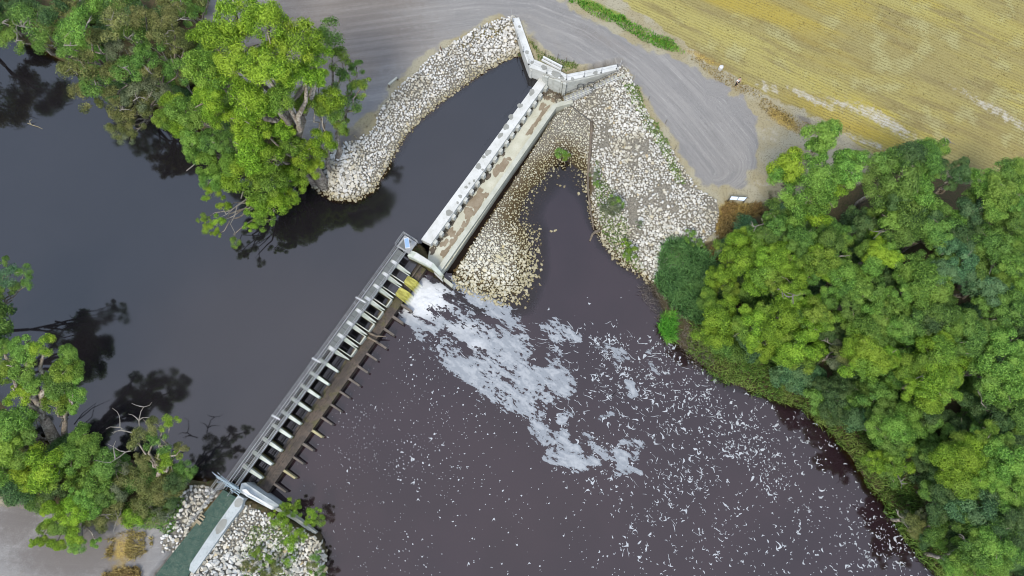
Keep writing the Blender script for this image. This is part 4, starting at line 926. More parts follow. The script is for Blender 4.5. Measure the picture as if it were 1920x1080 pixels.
skinned("shirt", [J[i] for i in (1, 2, 13, 14, 17, 18)] + [(0, 0, .98)], [(0, 1), (1, 2), (2, 3), (1, 4), (4, 5), (0, 6)], [(.16, .12), (.18, .12), .078, .062, .078, .062, (.165, .13)], M['cloth_white'], PE)
skinned("hair", [(0, .03, 1.72), (0, .05, 1.64)], [(0, 1)], [.105, .08], M['hair'], PE)

# =================================================================== ROCKS
def rock_mesh(seed, n=15):
    rr = np.random.default_rng(seed); bm = bmesh.new()
    P = rr.normal(size=(n, 3)); P /= np.linalg.norm(P, axis=1)[:, None]
    P *= rr.uniform(.8, 1.0, (n, 1)); P *= np.array([1.0, rr.uniform(.66, .9), rr.uniform(.5, .72)]) * .5
    for p in P: bm.verts.new(p)
    r = bmesh.ops.convex_hull(bm, input=bm.verts)
    bmesh.ops.delete(bm, geom=[v for v in bm.verts if not v.link_faces], context='VERTS')
    me = bpy.data.meshes.new("stone"); bm.to_mesh(me); bm.free(); return me
ROCKS = [rock_mesh(500 + i, 13 + i % 4) for i in range(12)]
RV = []
for me in ROCKS:
    v = np.empty(len(me.vertices) * 3, np.float32); me.vertices.foreach_get("co", v); f = np.array([list(p.vertices) for p in me.polygons], np.int32)
    RV.append((v.reshape(-1, 3), f))
def m_rock(name, single, warm=0.0, dirt=.4):
    t = NT(name)
    if single:
        oi = t.n.new("ShaderNodeObjectInfo"); rnd = oi.outputs["Random"]
    else: rnd = t.at("tint")
    rp = t.n.new("ShaderNodeValToRGB"); t.l.new(rnd, rp.inputs[0]); e = rp.color_ramp.elements
    base = [(0.0, (.24, .228, .20)), (.12, (.38, .368, .335)), (.45, (.50, .487, .45)), (.8, (.58, .565, .53)), (.97, (.46, .42, .33)), (1.0, (.34, .27, .16))]
    e[0].position = 0; e[0].color = (*base[0][1], 1); e[1].position = 1; e[1].color = (*base[-1][1], 1)
    for p, c in base[1:-1]: k = e.new(p); k.color = (*c, 1)
    col = rp.outputs[0]
    n = t.noise(4.5, 4); n2 = t.noise(14, 3, rough=.65)
    col = t.mix(t.math('MULTIPLY', t.ss(n, .5, .72), dirt), col, (.32, .28, .20))
    col = t.mix(t.math('MULTIPLY', t.ss(n2, .52, .72), .4), col, (.24, .22, .18))
    col = t.mix(t.math('MULTIPLY', t.ss(t.noise(.3, 4), .5, .68), .5), col, (.32, .275, .17))
    if warm: col = t.mix(warm, col, (.47, .43, .215), 'MIX')
    z = t.math('ADD', t.posz(), t.math('MULTIPLY', t.math('SUBTRACT', n, .5), .25))
    up = t.ss(t.pos_y(), 0, 1) if False else None
    t.bump(n2, .35, .03)
    return t, col, z
def m_rock_fin(name, single, level, warm=0.0, dirt=.4, band=.55):
    t, col, z = m_rock(name, single, warm, dirt)
    col = t.mix(t.math('MULTIPLY', t.ss(z, level + band + .15, level + .1), .72), col, (.235, .195, .085))   # algae tide band
    col = t.mix(t.ss(z, level + .12, level - .05), col, (.09, .06, .022))
    return t.fin(col, .85, .25)
for nm, lv, wm, di, bd_ in (('up', 0.0, .0, .35, .5), ('dn', -1.6, .06, .45, .5), ('shoal', -1.6, .26, .6, .30)):
    M['rock1_' + nm] = m_rock_fin("stone_" + nm, True, lv, wm, di, bd_); M['rockn_' + nm] = m_rock_fin("stones_" + nm, False, lv, wm, di, bd_)

def rock_field(terr, zone, zref, mat, spacing, smin, smax, seed, sizefn=None, dens=None, nmax=300, sink=.18):
    rr = np.random.default_rng(seed); poly = pl(zone, zref)
    xs = [p[0] for p in poly]; ys = [p[1] for p in poly]
    X, Y = np.meshgrid(np.arange(min(xs), max(xs), spacing), np.arange(min(ys), max(ys), spacing * .87))
    X = X + (np.arange(X.shape[0])[:, None] % 2) * spacing * .5
    X = (X + rr.uniform(-.34, .34, X.shape) * spacing).ravel(); Y = (Y + rr.uniform(-.34, .34, Y.shape) * spacing).ravel()
    d = sdf(X, Y, poly); edge = (fbm(X * 1.1, Y * 1.1, seed) - .5) * .7
    k = d < edge * .6 + .05
    if dens is not None: k &= rr.random(X.shape) < dens(X, Y)
    X, Y, d = X[k], Y[k], d[k]
    S = smin + (smax - smin) * rr.random(X.shape) ** 2.2
    if sizefn is not None: S = S * sizefn(X, Y)
    Z = hzv(X, Y)
    order = np.argsort(-S); X, Y, S, Z = X[order], Y[order], S[order], Z[order]
    px, py = to_px(X, Y, Z); vis = (px > -10) & (px < 1930) & (py > -10) & (py < 1090)
    single = np.zeros(len(X), bool); single[np.flatnonzero(vis)[:nmax]] = True
    ids = rr.integers(0, len(ROCKS), len(X)); E = rr.uniform(-.35, .35, (len(X), 2)); A = rr.uniform(0, 6.28, len(X)); T = rr.random(len(X))
    Vs, Fs, Ts, base = [], [], [], 0
    for i in range(len(X)):
        m = Matrix.Translation((X[i], Y[i], Z[i] + S[i] * sink)) @ Matrix.Rotation(A[i], 4, 'Z') @ Matrix.Rotation(E[i][0], 4, 'X') @ Matrix.Rotation(E[i][1], 4, 'Y') @ Matrix.Scale(S[i], 4)
        if single[i]:
            o = bpy.data.objects.new("stone", ROCKS[ids[i]]); COL.objects.link(o); o.parent = terr; o.matrix_local = m
            o.material_slots[0].link = 'OBJECT'; o.material_slots[0].material = M['rock1_' + mat]
        else:
            v, f = RV[ids[i]]; mm = np.array(m)[:3]
            Vs.append(v @ mm[:, :3].T + mm[:, 3]); Fs.append(f + base); base += len(v); Ts.append(np.full(len(v), T[i]))
    if Vs:
        me = np_mesh("stones", np.concatenate(Vs), np.concatenate(Fs)); attr(me, "tint", np.concatenate(Ts))
        props(link("stones", me, M['rockn_' + mat], terr), kind='stuff')
    return len(X)
for me in ROCKS: me.materials.append(M['rock1_up'])
def sz1(X, Y):
    px, py = to_px(X, Y, np.full(X.shape, .8)); return 1.0 + .45 * np.exp(-((px - 625) / 60) ** 2 - ((py - 330) / 50) ** 2) + .25 * np.exp(-((px - 930) / 60) ** 2 - ((py - 80) / 40) ** 2)
nr = 0
nr += rock_field(TERR[3], Z1, .8, 'up', .30, .34, .64, 61, sz1)
def sz2(X, Y):
    px, py = to_px(X, Y, np.full(X.shape, 0.)); return .9 + .25 * np.exp(-((px - 1240) / 60) ** 2 - ((py - 470) / 50) ** 2) + .15 * np.exp(-((px - 1180) / 40) ** 2 - ((py - 300) / 120) ** 2)
de2 = lambda X, Y: np.clip(1.25 - 1.6 * sstep(.56, .68, fbm(X * .35, Y * .35, 88)), .25, 1)
nr += rock_field(TERR[4], Z2, 0., 'dn', .29, .32, .64, 62, sz2, de2)
Z3 = [(1045, 207), (1080, 196), (1106, 235), (1104, 345), (1096, 372), (1075, 350), (1050, 345), (1030, 368), (1020, 410), (1022, 455), (1020, 500), (1002, 566),
      (940, 572), (880, 556), (845, 530), (842, 522), (862, 490), (952, 350)]
def de3(X, Y):
    dw = sdf(X, Y, D_poly); px, py = to_px(X, Y, np.full(X.shape, -1.4))
    return np.clip((.5 + .9 * fbm(X * .5, Y * .5, 77)) * sstep(-2.6, 1.2, dw) ** 1.1, 0, 1)
def de3_old(X, Y):
    px, py = to_px(X, Y, np.full(X.shape, -1.4)); k = 1 - .85 * sstep(965, 1005, px + (py - 420) * .12) * (py > 330); return np.clip(k * (.42 + .9 * fbm(X * .5, Y * .5, 77)), 0, 1)
def sz3(X, Y):
    px, py = to_px(X, Y, np.full(X.shape, -1.4)); return .85 + .5 * sstep(400, 520, py)
nr += rock_field(TERR[5], Z3, -1.4, 'shoal', .28, .25, .50, 63, sz3, de3, sink=.22)
def sz4(X, Y):
    px, py = to_px(X, Y, np.full(X.shape, .2)); return .85 + .4 * sstep(980, 1060, py)
nr += rock_field(TERR[6], Z4, .2, 'dn', .35, .40, .74, 64, sz4)
def de5(X, Y):
    px, py = to_px(X, Y, np.full(X.shape, 1.)); return np.clip(1.1 - .7 * sstep(365, 325, px + (py - 950) * .3), .2, 1)
nr += rock_field(TERR[7], Z5, 1., 'up', .38, .40, .70, 65, None, de5)
# loose stones beyond the banks
ls = [(1050, 350), (1058, 352), (1045, 347), (1033, 436), (1040, 437), (1085, 365), (1139, 462), (1143, 472), (1131, 448), (1150, 479), (1136, 455), (575, 343), (606, 370), (724, 307), (727, 311), (998, 447), (1012, 430), (985, 578), (975, 570), (1148, 486), (1158, 495), (1175, 506), (348, 1004), (357, 1000), (322, 1010), (340, 1020), (345, 1030), (330, 1045)]
for i, (x, y) in enumerate(ls):
    p = atg(x, y); terr = TERR[3] if (y < 380 and x < 800) else (TERR[7] if x < 400 else (TERR[5] if x < 1100 else TERR[4]))
    o = bpy.data.objects.new("stone", ROCKS[i % 12]); COL.objects.link(o); o.parent = terr; o.location = (p.x, p.y, p.z + .12 if p.z > -1.7 else -1.62); o.scale = (random.uniform(.4, .65),) * 3; o.rotation_euler = (.2, .1, i)
    o.material_slots[0].link = 'OBJECT'; o.material_slots[0].material = M['rock1_up' if y < 380 and x < 800 else 'rock1_dn']
print("rocks", nr)

# =================================================================== FOAM
def pxsegs(X, Y, pts):                      # distance in picture pixels to a line of (px, py)
    return seg_dist(X, Y, pts)
cc = [at2(x, y, ZD) for x, y in ((700, 500), (1260, 500), (1260, 930), (700, 930))]
fx = np.arange(min(c[0] for c in cc), max(c[0] for c in cc), .062); fy = np.arange(min(c[1] for c in cc), max(c[1] for c in cc), .062)
FX, FY = np.meshgrid(fx, fy); PX, PY = to_px(FX, FY, np.full(FX.shape, ZD))
wx = PX + 26 * (fbm(FX * .30, FY * .30, 31) - .5) + 12 * (fbm(FX * .9, FY * .9, 33) - .5); wy = PY + 26 * (fbm(FX * .30, FY * .30, 35) - .5) + 12 * (fbm(FX * .9, FY * .9, 37) - .5)
FOAM_LINES = [  # line, half width px, strength
    ([(768, 540), (790, 560), (830, 590), (885, 625), (935, 650), (975, 655)], 34, 1.25),
    ([(790, 545), (850, 545), (900, 565), (945, 590), (958, 600)], 17, 1.1),
    ([(768, 575), (785, 615), (830, 655), (880, 695), (930, 725), (985, 755)], 24, 1.15),
    ([(900, 640), (960, 665), (975, 640), (972, 615)], 18, .95),
    ([(870, 680), (940, 690), (1000, 700), (1050, 715)], 26, 1.05), ([(930, 735), (1000, 712), (1052, 700)], 22, 1.0),
    ([(1035, 605), (1060, 618), (1085, 632)], 10, 1.0), ([(1038, 605), (1042, 640), (1034, 670), (1052, 700)], 15, .95), ([(1025, 600), (1030, 650)], 16, .6),
    ([(985, 755), (1002, 785), (1020, 812), (1000, 800)], 18, .95), ([(1000, 760), (1040, 735), (1050, 720)], 22, .8), ([(900, 740), (950, 765)], 14, .8),
    ([(1055, 790), (1065, 780)], 12, .9), ([(1050, 815), (1060, 850), (1080, 858)], 19, .95), ([(1040, 850), (1080, 865), (1130, 848)], 15, .95), ([(1080, 830), (1110, 825)], 10, .8),
    ([(1140, 850), (1190, 852)], 9, .9), ([(1175, 830), (1200, 835), (1188, 860)], 11, .9), ([(1160, 858), (1166, 885), (1200, 893)], 8, 1.0),
    ([(1110, 640), (1130, 650)], 8, .8), ([(1150, 660), (1158, 672)], 15, .95), ([(1178, 715), (1180, 735)], 10, .95), ([(1150, 775), (1130, 785)], 10, .85), ([(1215, 665), (1235, 690)], 10, .7),
]
Fm = np.zeros(FX.shape)
for pts, hw, st in FOAM_LINES:
    Fm = np.maximum(Fm, st * np.clip(1.25 - (pxsegs(wx, wy, pts) / hw) ** 2 * .75, 0, 1.1))
halo = np.zeros(FX.shape)
for pts, hw, st in FOAM_LINES: halo = np.maximum(halo, np.exp(-(np.maximum(pxsegs(wx, wy, pts) - hw * .6, 0) / 16) ** 2))
for hx, hy, hr, am in ((845, 595, 27, .95), (812, 588, 14, .6), (815, 645, 26, .85), (800, 632, 14, .6), (905, 610, 22, .8), (930, 630, 14, .7), (862, 660, 16, .6), (900, 670, 12, .5), (955, 690, 18, .45), (1015, 655, 22, .9), (990, 620, 20, .9), (870, 560, 10, .5), (1010, 685, 14, .5), (1020, 745, 10, .5)):
    Fm -= am * np.exp(-(((wx - hx) ** 2 + ((wy - hy) * 1.15) ** 2) / hr ** 2))
ca, sa_ = math.cos(.55), math.sin(.55); RX, RY = FX * ca - FY * sa_, FX * sa_ + FY * ca
q1 = (fbm(RX * .6 + 2 * fbm(RX * .4, RY * .4, 51), RY * 1.8 + 2 * fbm(RX * .4, RY * .4, 53), 55, 5, .6) - .5) / .13
w1, w2 = fbm(RX * 1.2, RY * 1.2, 81) - .5, fbm(RX * 1.2, RY * 1.2, 83) - .5
q2 = 1 - np.abs(2 * fbm(RX * 1.5 + 1.5 * w1, RY * 2.4 + 1.5 * w2, 61, 3, .6) - 1)
q3 = (fbm(RX * 2.6 + 2 * w1, RY * 5.4 + 2 * w2, 65, 3, .6) - .5) / .15
lace = np.zeros(FX.shape)
for hx, hy, hr in ((850, 592, 34), (815, 645, 34), (905, 612, 28), (930, 690, 40), (1040, 640, 40), (1020, 760, 40), (1000, 640, 40), (940, 745, 30)): lace = np.maximum(lace, np.exp(-(((PX - hx) ** 2 + (PY - hy) ** 2) / hr ** 2)))
val = .98 * Fm - .60 + .19 * q1 + (.05 + .46 * lace) * q3 - .55 * sstep(.90, .985, q2) * sstep(1.25, .8, Fm) + .42 * halo * sstep(.1, 1.1, q1)
val = val + .2
apron_d = sdf(FX, FY, [uv2(-2, -3), uv2(17.6 * BAY, -3), uv2(17.0 * BAY, 2.55), uv2(-2, 2.55)])
wall_d = sdf(FX, FY, pl([(790, 470), (845, 520), (850, 543), (846, 545), (770, 485)], -1.2)); lowd = sdf(FX, FY, pl([(820, 520), (1040, 200), (1000, 180), (800, 470)], -1))
ok = (val > -.12) & (apron_d > -.35) & (wall_d > .0) & (lowd > .1)
# clear water where it plunges
thick = np.clip((val - .2) * .9, 0, 1)
hot = np.exp(-((PX - 795) ** 2 / 55 ** 2 + (PY - 562) ** 2 / 38 ** 2))
hot = np.maximum(hot, .45 * np.exp(-((PX - 870) ** 2 / 60 ** 2 + (PY - 615) ** 2 / 18 ** 2))); hot = np.maximum(hot, .5 * np.exp(-((PX - 895) ** 2 / 30 ** 2 + (PY - 645) ** 2 / 20 ** 2)))
FZ = ZD + .012 + .02 * thick + hot * (.05 + .28 * fbm(FX * 1.6, FY * 1.6, 71, 4))
kk = ok[:-1, :-1].astype(int) + ok[:-1, 1:] + ok[1:, 1:] + ok[1:, :-1]
ii = np.arange(FX.size).reshape(FX.shape); qd = np.stack([ii[:-1, :-1], ii[:-1, 1:], ii[1:, 1:], ii[1:, :-1]], -1).reshape(-1, 4)[(kk >= 3).ravel()]
used, inv = np.unique(qd, return_inverse=True); FV = np.stack([FX, FY, FZ], -1).reshape(-1, 3)[used]
fme = np_mesh("foam", FV, inv.reshape(-1, 4), True); attr(fme, "thick", np.clip(np.maximum(thick * .35, hot), 0, 1).ravel()[used])
t = NT("foam_white"); th = t.at("thick"); cv = t.at("cover"); n = t.noise(3.0, 5, rough=.65); n2 = t.noise(12, 3)
mpf = t.new("ShaderNodeMapping"); mpf.inputs["Rotation"].default_value = (0, 0, .55); t.l.new(t.pos(), mpf.inputs["Vector"])
mpg = t.new("ShaderNodeMapping"); mpg.inputs["Scale"].default_value = (.32, 1.7, 1); t.l.new(mpf.outputs[0], mpg.inputs["Vector"])
ns = t.noise(2.6, 5, mpg.outputs[0], .68, dist=1.2)
k = t.math('ADD', th, t.math('MULTIPLY', t.math('SUBTRACT', n, .5), .28))
col = t.mix(t.ss(k, .12, .8), (.23, .247, .265), (.56, .565, .56)); col = t.mix(t.math('MULTIPLY', t.ss(n2, .5, .75), .12), col, (.17, .185, .205))
t.bump(n2, .12, .02); t.fin(col, .55, .3)
al = t.ss(t.math('ADD', cv, t.math('MULTIPLY', t.math('SUBTRACT', ns, .5), 1.0)), .06, .30)
tr = t.n.new("ShaderNodeBsdfTransparent"); mx = t.n.new("ShaderNodeMixShader")
t.l.new(t.math('MULTIPLY', al, .86), mx.inputs[0]); t.l.new(tr.outputs[0], mx.inputs[1]); t.l.new(t.b.outputs[0], mx.inputs[2]); t.l.new(mx.outputs[0], t.out.inputs["Surface"]); M['foam'] = t.m
attr(fme, "cover", np.clip(val - .2, -.5, 1.2).ravel()[used])
props(link("foam", fme, M['foam']), kind='stuff')
t = NT("fleck_white"); th = t.at("thick"); M['fleck'] = t.fin(t.mix(th, (.25, .27, .285), (.50, .51, .51)), .6, .3)
# drifting flecks
def dens(px, py):
    d = np.zeros(px.shape)
    right = sstep(0, 1, ((px - 1060) / 120)) * sstep(560, 700, py) ; d += .55 * right
    for pts, hw, a in (([(1255, 655), (1300, 700), (1340, 760), (1390, 790), (1420, 840)], 38, 2.2), ([(1130, 640), (1180, 680), (1250, 690)], 35, 1.6), ([(1080, 760), (1160, 770), (1240, 780)], 60, 1.3), ([(1200, 900), (1280, 980), (1260, 1060)], 70, .35), ([(1420, 850), (1560, 950), (1680, 1070)], 45, .8), ([(1620, 1075), (1660, 1060)], 40, 1.8),
                       ([(960, 830), (1080, 900), (1150, 930)], 60, .25)):
        d += a * np.exp(-(seg_dist(px, py, pts) / hw) ** 2)
    left = np.exp(-(seg_dist(px, py, [(720, 680), (690, 760), (640, 860), (620, 960)]) / 110) ** 2); d += .55 * left
    d += .35 * np.exp(-((px - 800) / 170) ** 2 - ((py - 850) / 170) ** 2) + .28
    d *= np.where((px < 1180) & (px > 960) & (py < 600), .12, 1) * np.where((py < 600) & (px > 1180), .25, 1)
    d *= .35 + 1.5 * vnoise(px / 60., py / 60., 91) ** 2
    return d
NF = 30000; cpx = RNG.uniform(540, 1780, NF); cpy = RNG.uniform(545, 1110, NF)
keepf = RNG.random(NF) < dens(cpx, cpy) * .27
cpx, cpy = cpx[keepf], cpy[keepf]
wp = np.array([at2(a, b, ZD) for a, b in zip(cpx, cpy)]); dd = sdf(wp[:, 0], wp[:, 1], D_poly)
k2 = dd < -.3; cpx, cpy, wp = cpx[k2], cpy[k2], wp[k2]
fv, ff, fb = [], [], 0
for px, py, (x, y) in zip(cpx, cpy, wp):
    rgt = px > 1000 + max(0, (py - 850)) * .8
    if rgt: L = .092 * random.lognormvariate(0, .55); asp = random.uniform(.2, .5); ang = random.gauss(-.6, 1.0)
    else:
        L = .045 * random.lognormvariate(0, .45); ang = math.atan2(-(py - 760), px - 900) + math.pi / 2 + random.gauss(0, .35); asp = random.uniform(.18, .42)
        if px > 740: L *= 1.15; asp = random.uniform(.35, .8)
    L = min(L, .34); n = 9 if L > .13 else 6; ph = [random.uniform(0, 6.28) for _ in range(3)]; bend = random.uniform(-1.3, 1.3); am = .45 if L > .11 else .2
    for i in range(n):
        a = 6.2832 * i / n; r = 1 + am * (math.sin(2 * a + ph[0]) * .5 + math.sin(3 * a + ph[1]) * .7)
        u, v = L * r * math.cos(a), L * asp * r * math.sin(a); v += bend * u * u / L
        fv.append((x + u * math.cos(ang) - v * math.sin(ang), y + u * math.sin(ang) + v * math.cos(ang), ZD + .014))
    ff.append(tuple(range(fb, fb + n))); fb += n
for _ in range(230):                        # drawn-out filaments along the current
    f = random.random(); px = 790 + 560 * f ** .8; py = 560 + 300 * f + random.gauss(0, 30 + 95 * f)
    if px > 1000 and py < 600: continue
    x, y = at2(px, py, ZD); ang = -.62 + random.gauss(0, .28) + (py - (560 + 300 * f)) * -.0016; L = random.uniform(.35, 1.7) * (1.2 - .5 * f); wd = random.uniform(.012, .036); n = 7; top, bot = [], []
    if float(sdf(np.array([x]), np.array([y]), D_poly)[0]) > -.8: continue
    cv = random.gauss(0, .5)
    for i in range(n):
        q = i / (n - 1); hw = wd * math.sin(math.pi * (.08 + .84 * q)) * random.uniform(.6, 1.3)
        top.append((x - math.sin(ang) * hw, y + math.cos(ang) * hw, ZD + .016)); bot.append((x + math.sin(ang) * hw, y - math.cos(ang) * hw, ZD + .016))
        x += math.cos(ang) * L / n; y += math.sin(ang) * L / n; ang += cv / n + random.gauss(0, .16)
    for i in range(n - 1): fv += [top[i], top[i + 1], bot[i + 1], bot[i]]; ff.append((fb, fb + 1, fb + 2, fb + 3)); fb += 4
me = bpy.data.meshes.new("foam_flecks"); me.from_pydata(fv, [], ff); attr(me, "thick", RNG.uniform(.2, .5, len(fv)))
props(link("foam_flecks", me, M['fleck']), kind='stuff')

# =================================================================== PLANTS
def clump(seed, nleaf, drop=.35, lobes=13, ll=.13, lw=.036):
    rr = np.random.default_rng(seed)
    C = rr.normal(size=(lobes, 3)); C /= np.linalg.norm(C, axis=1)[:, None]; C[:, 2] = np.abs(C[:, 2]) * .9 - .25; C *= rr.uniform(.42, .82, (lobes, 1)); C[0] = (0, 0, .35)
    rad = rr.uniform(.20, .44, lobes)
    j = rr.choice(lobes, nleaf, p=rad ** 2 / (rad ** 2).sum())
    d = rr.normal(size=(nleaf, 3)); d /= np.linalg.norm(d, axis=1)[:, None]
    out = C[j] / (np.linalg.norm(C[j], axis=1)[:, None] + 1e-6); d = d + .55 * out + np.array([0, 0, .25]); d /= np.linalg.norm(d, axis=1)[:, None]
    rr_ = rad[j][:, None] * (.35 + .78 * rr.random((nleaf, 1)) ** .75)
    P = C[j] + d * rr_; P[:, 2] *= .85
    tn = rr.normal(size=(nleaf, 3)); tn[:, 2] -= drop; tn -= d * (tn * d).sum(1)[:, None] * .6; tn /= np.linalg.norm(tn, axis=1)[:, None]
    nrm = d + .55 * rr.normal(size=(nleaf, 3)) * .8; bi = np.cross(tn, nrm); bi /= np.linalg.norm(bi, axis=1)[:, None] + 1e-9
    L = ll * rr.uniform(.6, 1.35, (nleaf, 1)); W = lw * rr.uniform(.7, 1.3, (nleaf, 1))
    soft_n = d * .8 + .6 * rr.normal(size=(nleaf, 3)) + np.array([0, 0, .25]); soft_n /= np.linalg.norm(soft_n, axis=1)[:, None]
    bi = np.where((np.cross(bi, tn) * soft_n).sum(1)[:, None] < 0, -bi, bi)
    V = np.stack([P - tn * L * .5, P + bi * W * .5, P + tn * L * .5, P - bi * W * .5], 1).reshape(-1, 3)
    F = np.arange(nleaf * 4).reshape(-1, 4); me = np_mesh("foliage", V, F, True)
    me.normals_split_custom_set_from_vertices(np.repeat(soft_n, 4, 0).tolist())
    attr(me, "leaf", rr.random(nleaf), 'FACE')
    attr(me, "lobe", np.clip(rr.random(lobes)[j], 0, 1), 'FACE')
    return me
def m_leaf(name, c, c2, tip, hue=.04):
    t = NT(name); lf = t.at("leaf"); lo = t.at("lobe"); oi = t.n.new("ShaderNodeObjectInfo")
    col = t.mix(t.ss(lf, .2, .8), tuple(v * .62 for v in c), c2); col = t.mix(t.math('MULTIPLY', t.ss(lo, .45, .95), .6), col, tip)
    hs = t.n.new("ShaderNodeHueSaturation"); t.l.new(col, hs.inputs["Color"])
    t.put(hs.inputs["Hue"], t.math('ADD', .5 - hue / 2, t.math('MULTIPLY', oi.outputs["Random"], hue)))
    t.put(hs.inputs["Value"], t.math('ADD', .86, t.math('MULTIPLY', oi.outputs["Random"], .28)))
    t.put(t.b.inputs["Base Color"], hs.outputs[0]); t.put(t.b.inputs["Roughness"], .55); t.b.inputs["Specular IOR Level"].default_value = .25
    tl = t.n.new("ShaderNodeBsdfTranslucent"); t.l.new(hs.outputs[0], tl.inputs[0])
    mx = t.n.new("ShaderNodeMixShader"); mx.inputs[0].default_value = .45
    t.l.new(t.b.outputs[0], mx.inputs[1]); t.l.new(tl.outputs[0], mx.inputs[2]); t.l.new(mx.outputs[0], t.out.inputs["Surface"]); return t.m
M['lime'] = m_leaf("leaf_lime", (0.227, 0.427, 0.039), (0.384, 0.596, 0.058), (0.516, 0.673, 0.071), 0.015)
M['limeD'] = m_leaf("leaf_dull_lime", (0.175, 0.326, 0.050), (0.307, 0.482, 0.072), (0.411, 0.549, 0.082), 0.02)  # duller lime, a leaf colour of its own
M['green'+'L'] = m_leaf("leaf_green", (0.164, 0.337, 0.061), (0.293, 0.505, 0.092), (0.384, 0.561, 0.107), 0.02)
M['mid'] = m_leaf("leaf_mid", (0.132, 0.264, 0.065), (0.234, 0.414, 0.084), (0.307, 0.472, 0.100), 0.02)
M['yellow'] = m_leaf("leaf_yellow", (0.197, 0.383, 0.041), (0.347, 0.538, 0.058), (0.433, 0.606, 0.071), 0.015)
M['dark'] = m_leaf("leaf_dark", (0.086, 0.169, 0.068), (0.150, 0.270, 0.088), (0.216, 0.326, 0.107), 0.02)
M['olive'] = m_leaf("leaf_olive", (0.175, 0.215, 0.071), (0.307, 0.337, 0.107), (0.398, 0.393, 0.143), 0.02)
M['teal'] = m_leaf("leaf_teal", (0.097, 0.215, 0.100), (0.181, 0.348, 0.143), (0.254, 0.393, 0.170), 0.02)
M['grey'] = m_leaf("leaf_grey", (0.168, 0.224, 0.113), (0.276, 0.326, 0.172), (0.362, 0.391, 0.237), .02)
t = NT("bark"); n = t.noise(5, 4); n2 = t.noise(1.2, 3)
M['bark'] = t.fin(t.mix(t.ss(n, .4, .65), t.mix(t.ss(n2, .4, .6), (.36, .32, .26), (.23, .19, .15)), (.13, .105, .08)), .85)
M['bark_pale'] = m_paint("dead_wood", (.20, .183, .155), .6, .85)
CL = [clump(700 + i, 6000, lobes=13 + i % 5) for i in range(7)] + [clump(720 + i, 2600, lobes=9, drop=.6, ll=.12, lw=.036) for i in range(4)]
for me in CL: me.materials.append(M['mid'])
def wob(a, b, n, amp):
    L = (b - a).length; pts = [a]
    for i in range(1, n):
        f = i / n; pts.append(a.lerp(b, f) + Vector((random.gauss(0, amp), random.gauss(0, amp), random.gauss(0, amp * .6) + L * .06 * math.sin(f * math.pi))))
    return pts + [b]
def tree(lobes, mats, label, base=None, cat="tree", group=None, name="tree", tr=.22, thin=False, sq=1.0, hcol='bark', twigs=1, bare=()):
    """lobes: (px, py, radius px, height z); the trunk stands under them"""
    C = [(at(x, y, z), r * mpp(x, y, z)) for x, y, r, z in lobes]
    if base is None:
        m = sum((c for c, r in C), Vector()) / len(C); base = Vector((m.x, m.y, 0))
    else: base = at(base[0], base[1], base[2])
    base.z = hz(base.x, base.y) - .25
    top = max(c.z for c, r in C); root = empty(name, base, label, cat, group)
    m = sum((c for c, r in C), Vector()) / len(C)
    fork = base.lerp(Vector((m.x, m.y, m.z)), .42); fork.z = base.z + (m.z - base.z) * .45
    mb = MB(); P = wob(base, fork, 4, .12 * (fork - base).length / 4); mb.tube(P, [tr * (1.25 - .4 * i / 4) for i in range(5)], 7)
    trk_o = mb.build("trunk", M[hcol], root, smooth=True)
    br = MB(); gr = {}
    for c, r in C:
        s = fork if len(C) < 6 or random.random() < .4 else fork.lerp(c, random.uniform(.1, .4))
        Q = wob(s, c + Vector((0, 0, -.15 * r)), 5, .05 * (c - s).length); br.tube(Q, [tr * .62 * (1 - .14 * i) for i in range(6)], 5)
        for _ in range(twigs):
            d = Vector((random.gauss(0, 1), random.gauss(0, 1), random.gauss(.2, .5))).normalized() * r * .95
            br.tube([c + Vector((0, 0, -.3 * r)), c + d * .5 + Vector((0, 0, .1 * r)), c + d], [tr * .25, tr * .16, tr * .06], 4)
    br.build("limbs", M[hcol], trk_o, smooth=True)
    for pts in bare:
        b2 = MB(); Q = PZ(pts); b2.tube(Q, [.07 * (1 - .75 * i / max(1, len(Q) - 1)) for i in range(len(Q))], 5); b2.build("bare_branch", M['bark_pale'], trk_o)
    pool = CL[7:] if thin else CL[:7]
    for i, (c, r) in enumerate(C):
        mt = mats[i % len(mats)] if isinstance(mats, (list, tuple)) else mats
        o = bpy.data.objects.new("foliage", random.choice(pool)); COL.objects.link(o); o.parent = root
        o.location = c - base; o.rotation_euler = (random.uniform(-.25, .25), random.uniform(-.25, .25), random.uniform(0, 6.28))
        k = r * 1.2; o.scale = (k * random.uniform(.92, 1.1), k * random.uniform(.92, 1.1), k * sq * random.uniform(.85, 1.05))
        o.material_slots[0].link = 'OBJECT'; o.material_slots[0].material = M[mt]
    return root

def dead_limb(x, y, L, z, a=None, forks=2):
    a = random.uniform(0, 6.28) if a is None else a; out = []; pts = []; px, py, pz, d = x, y, z, a
    n = 6
    for i in range(n + 1):
        pts.append((px, py, pz)); d += random.gauss(0, .38); st = L / n * random.uniform(.7, 1.2)
        px += st * math.cos(d); py += st * math.sin(d); pz += random.uniform(-.05, .25)
    out.append(pts)
    for f in range(forks):
        k = random.randint(1, n - 2); qx, qy, qz = pts[k]; d2 = a + random.choice((-1, 1)) * random.uniform(.5, 1.1); q = [(qx, qy, qz)]
        for i in range(3):
            d2 += random.gauss(0, .35); qx += L / n * .8 * math.cos(d2); qy += L / n * .8 * math.sin(d2); qz += random.uniform(0, .2); q.append((qx, qy, qz))
        out.append(q)
    return out
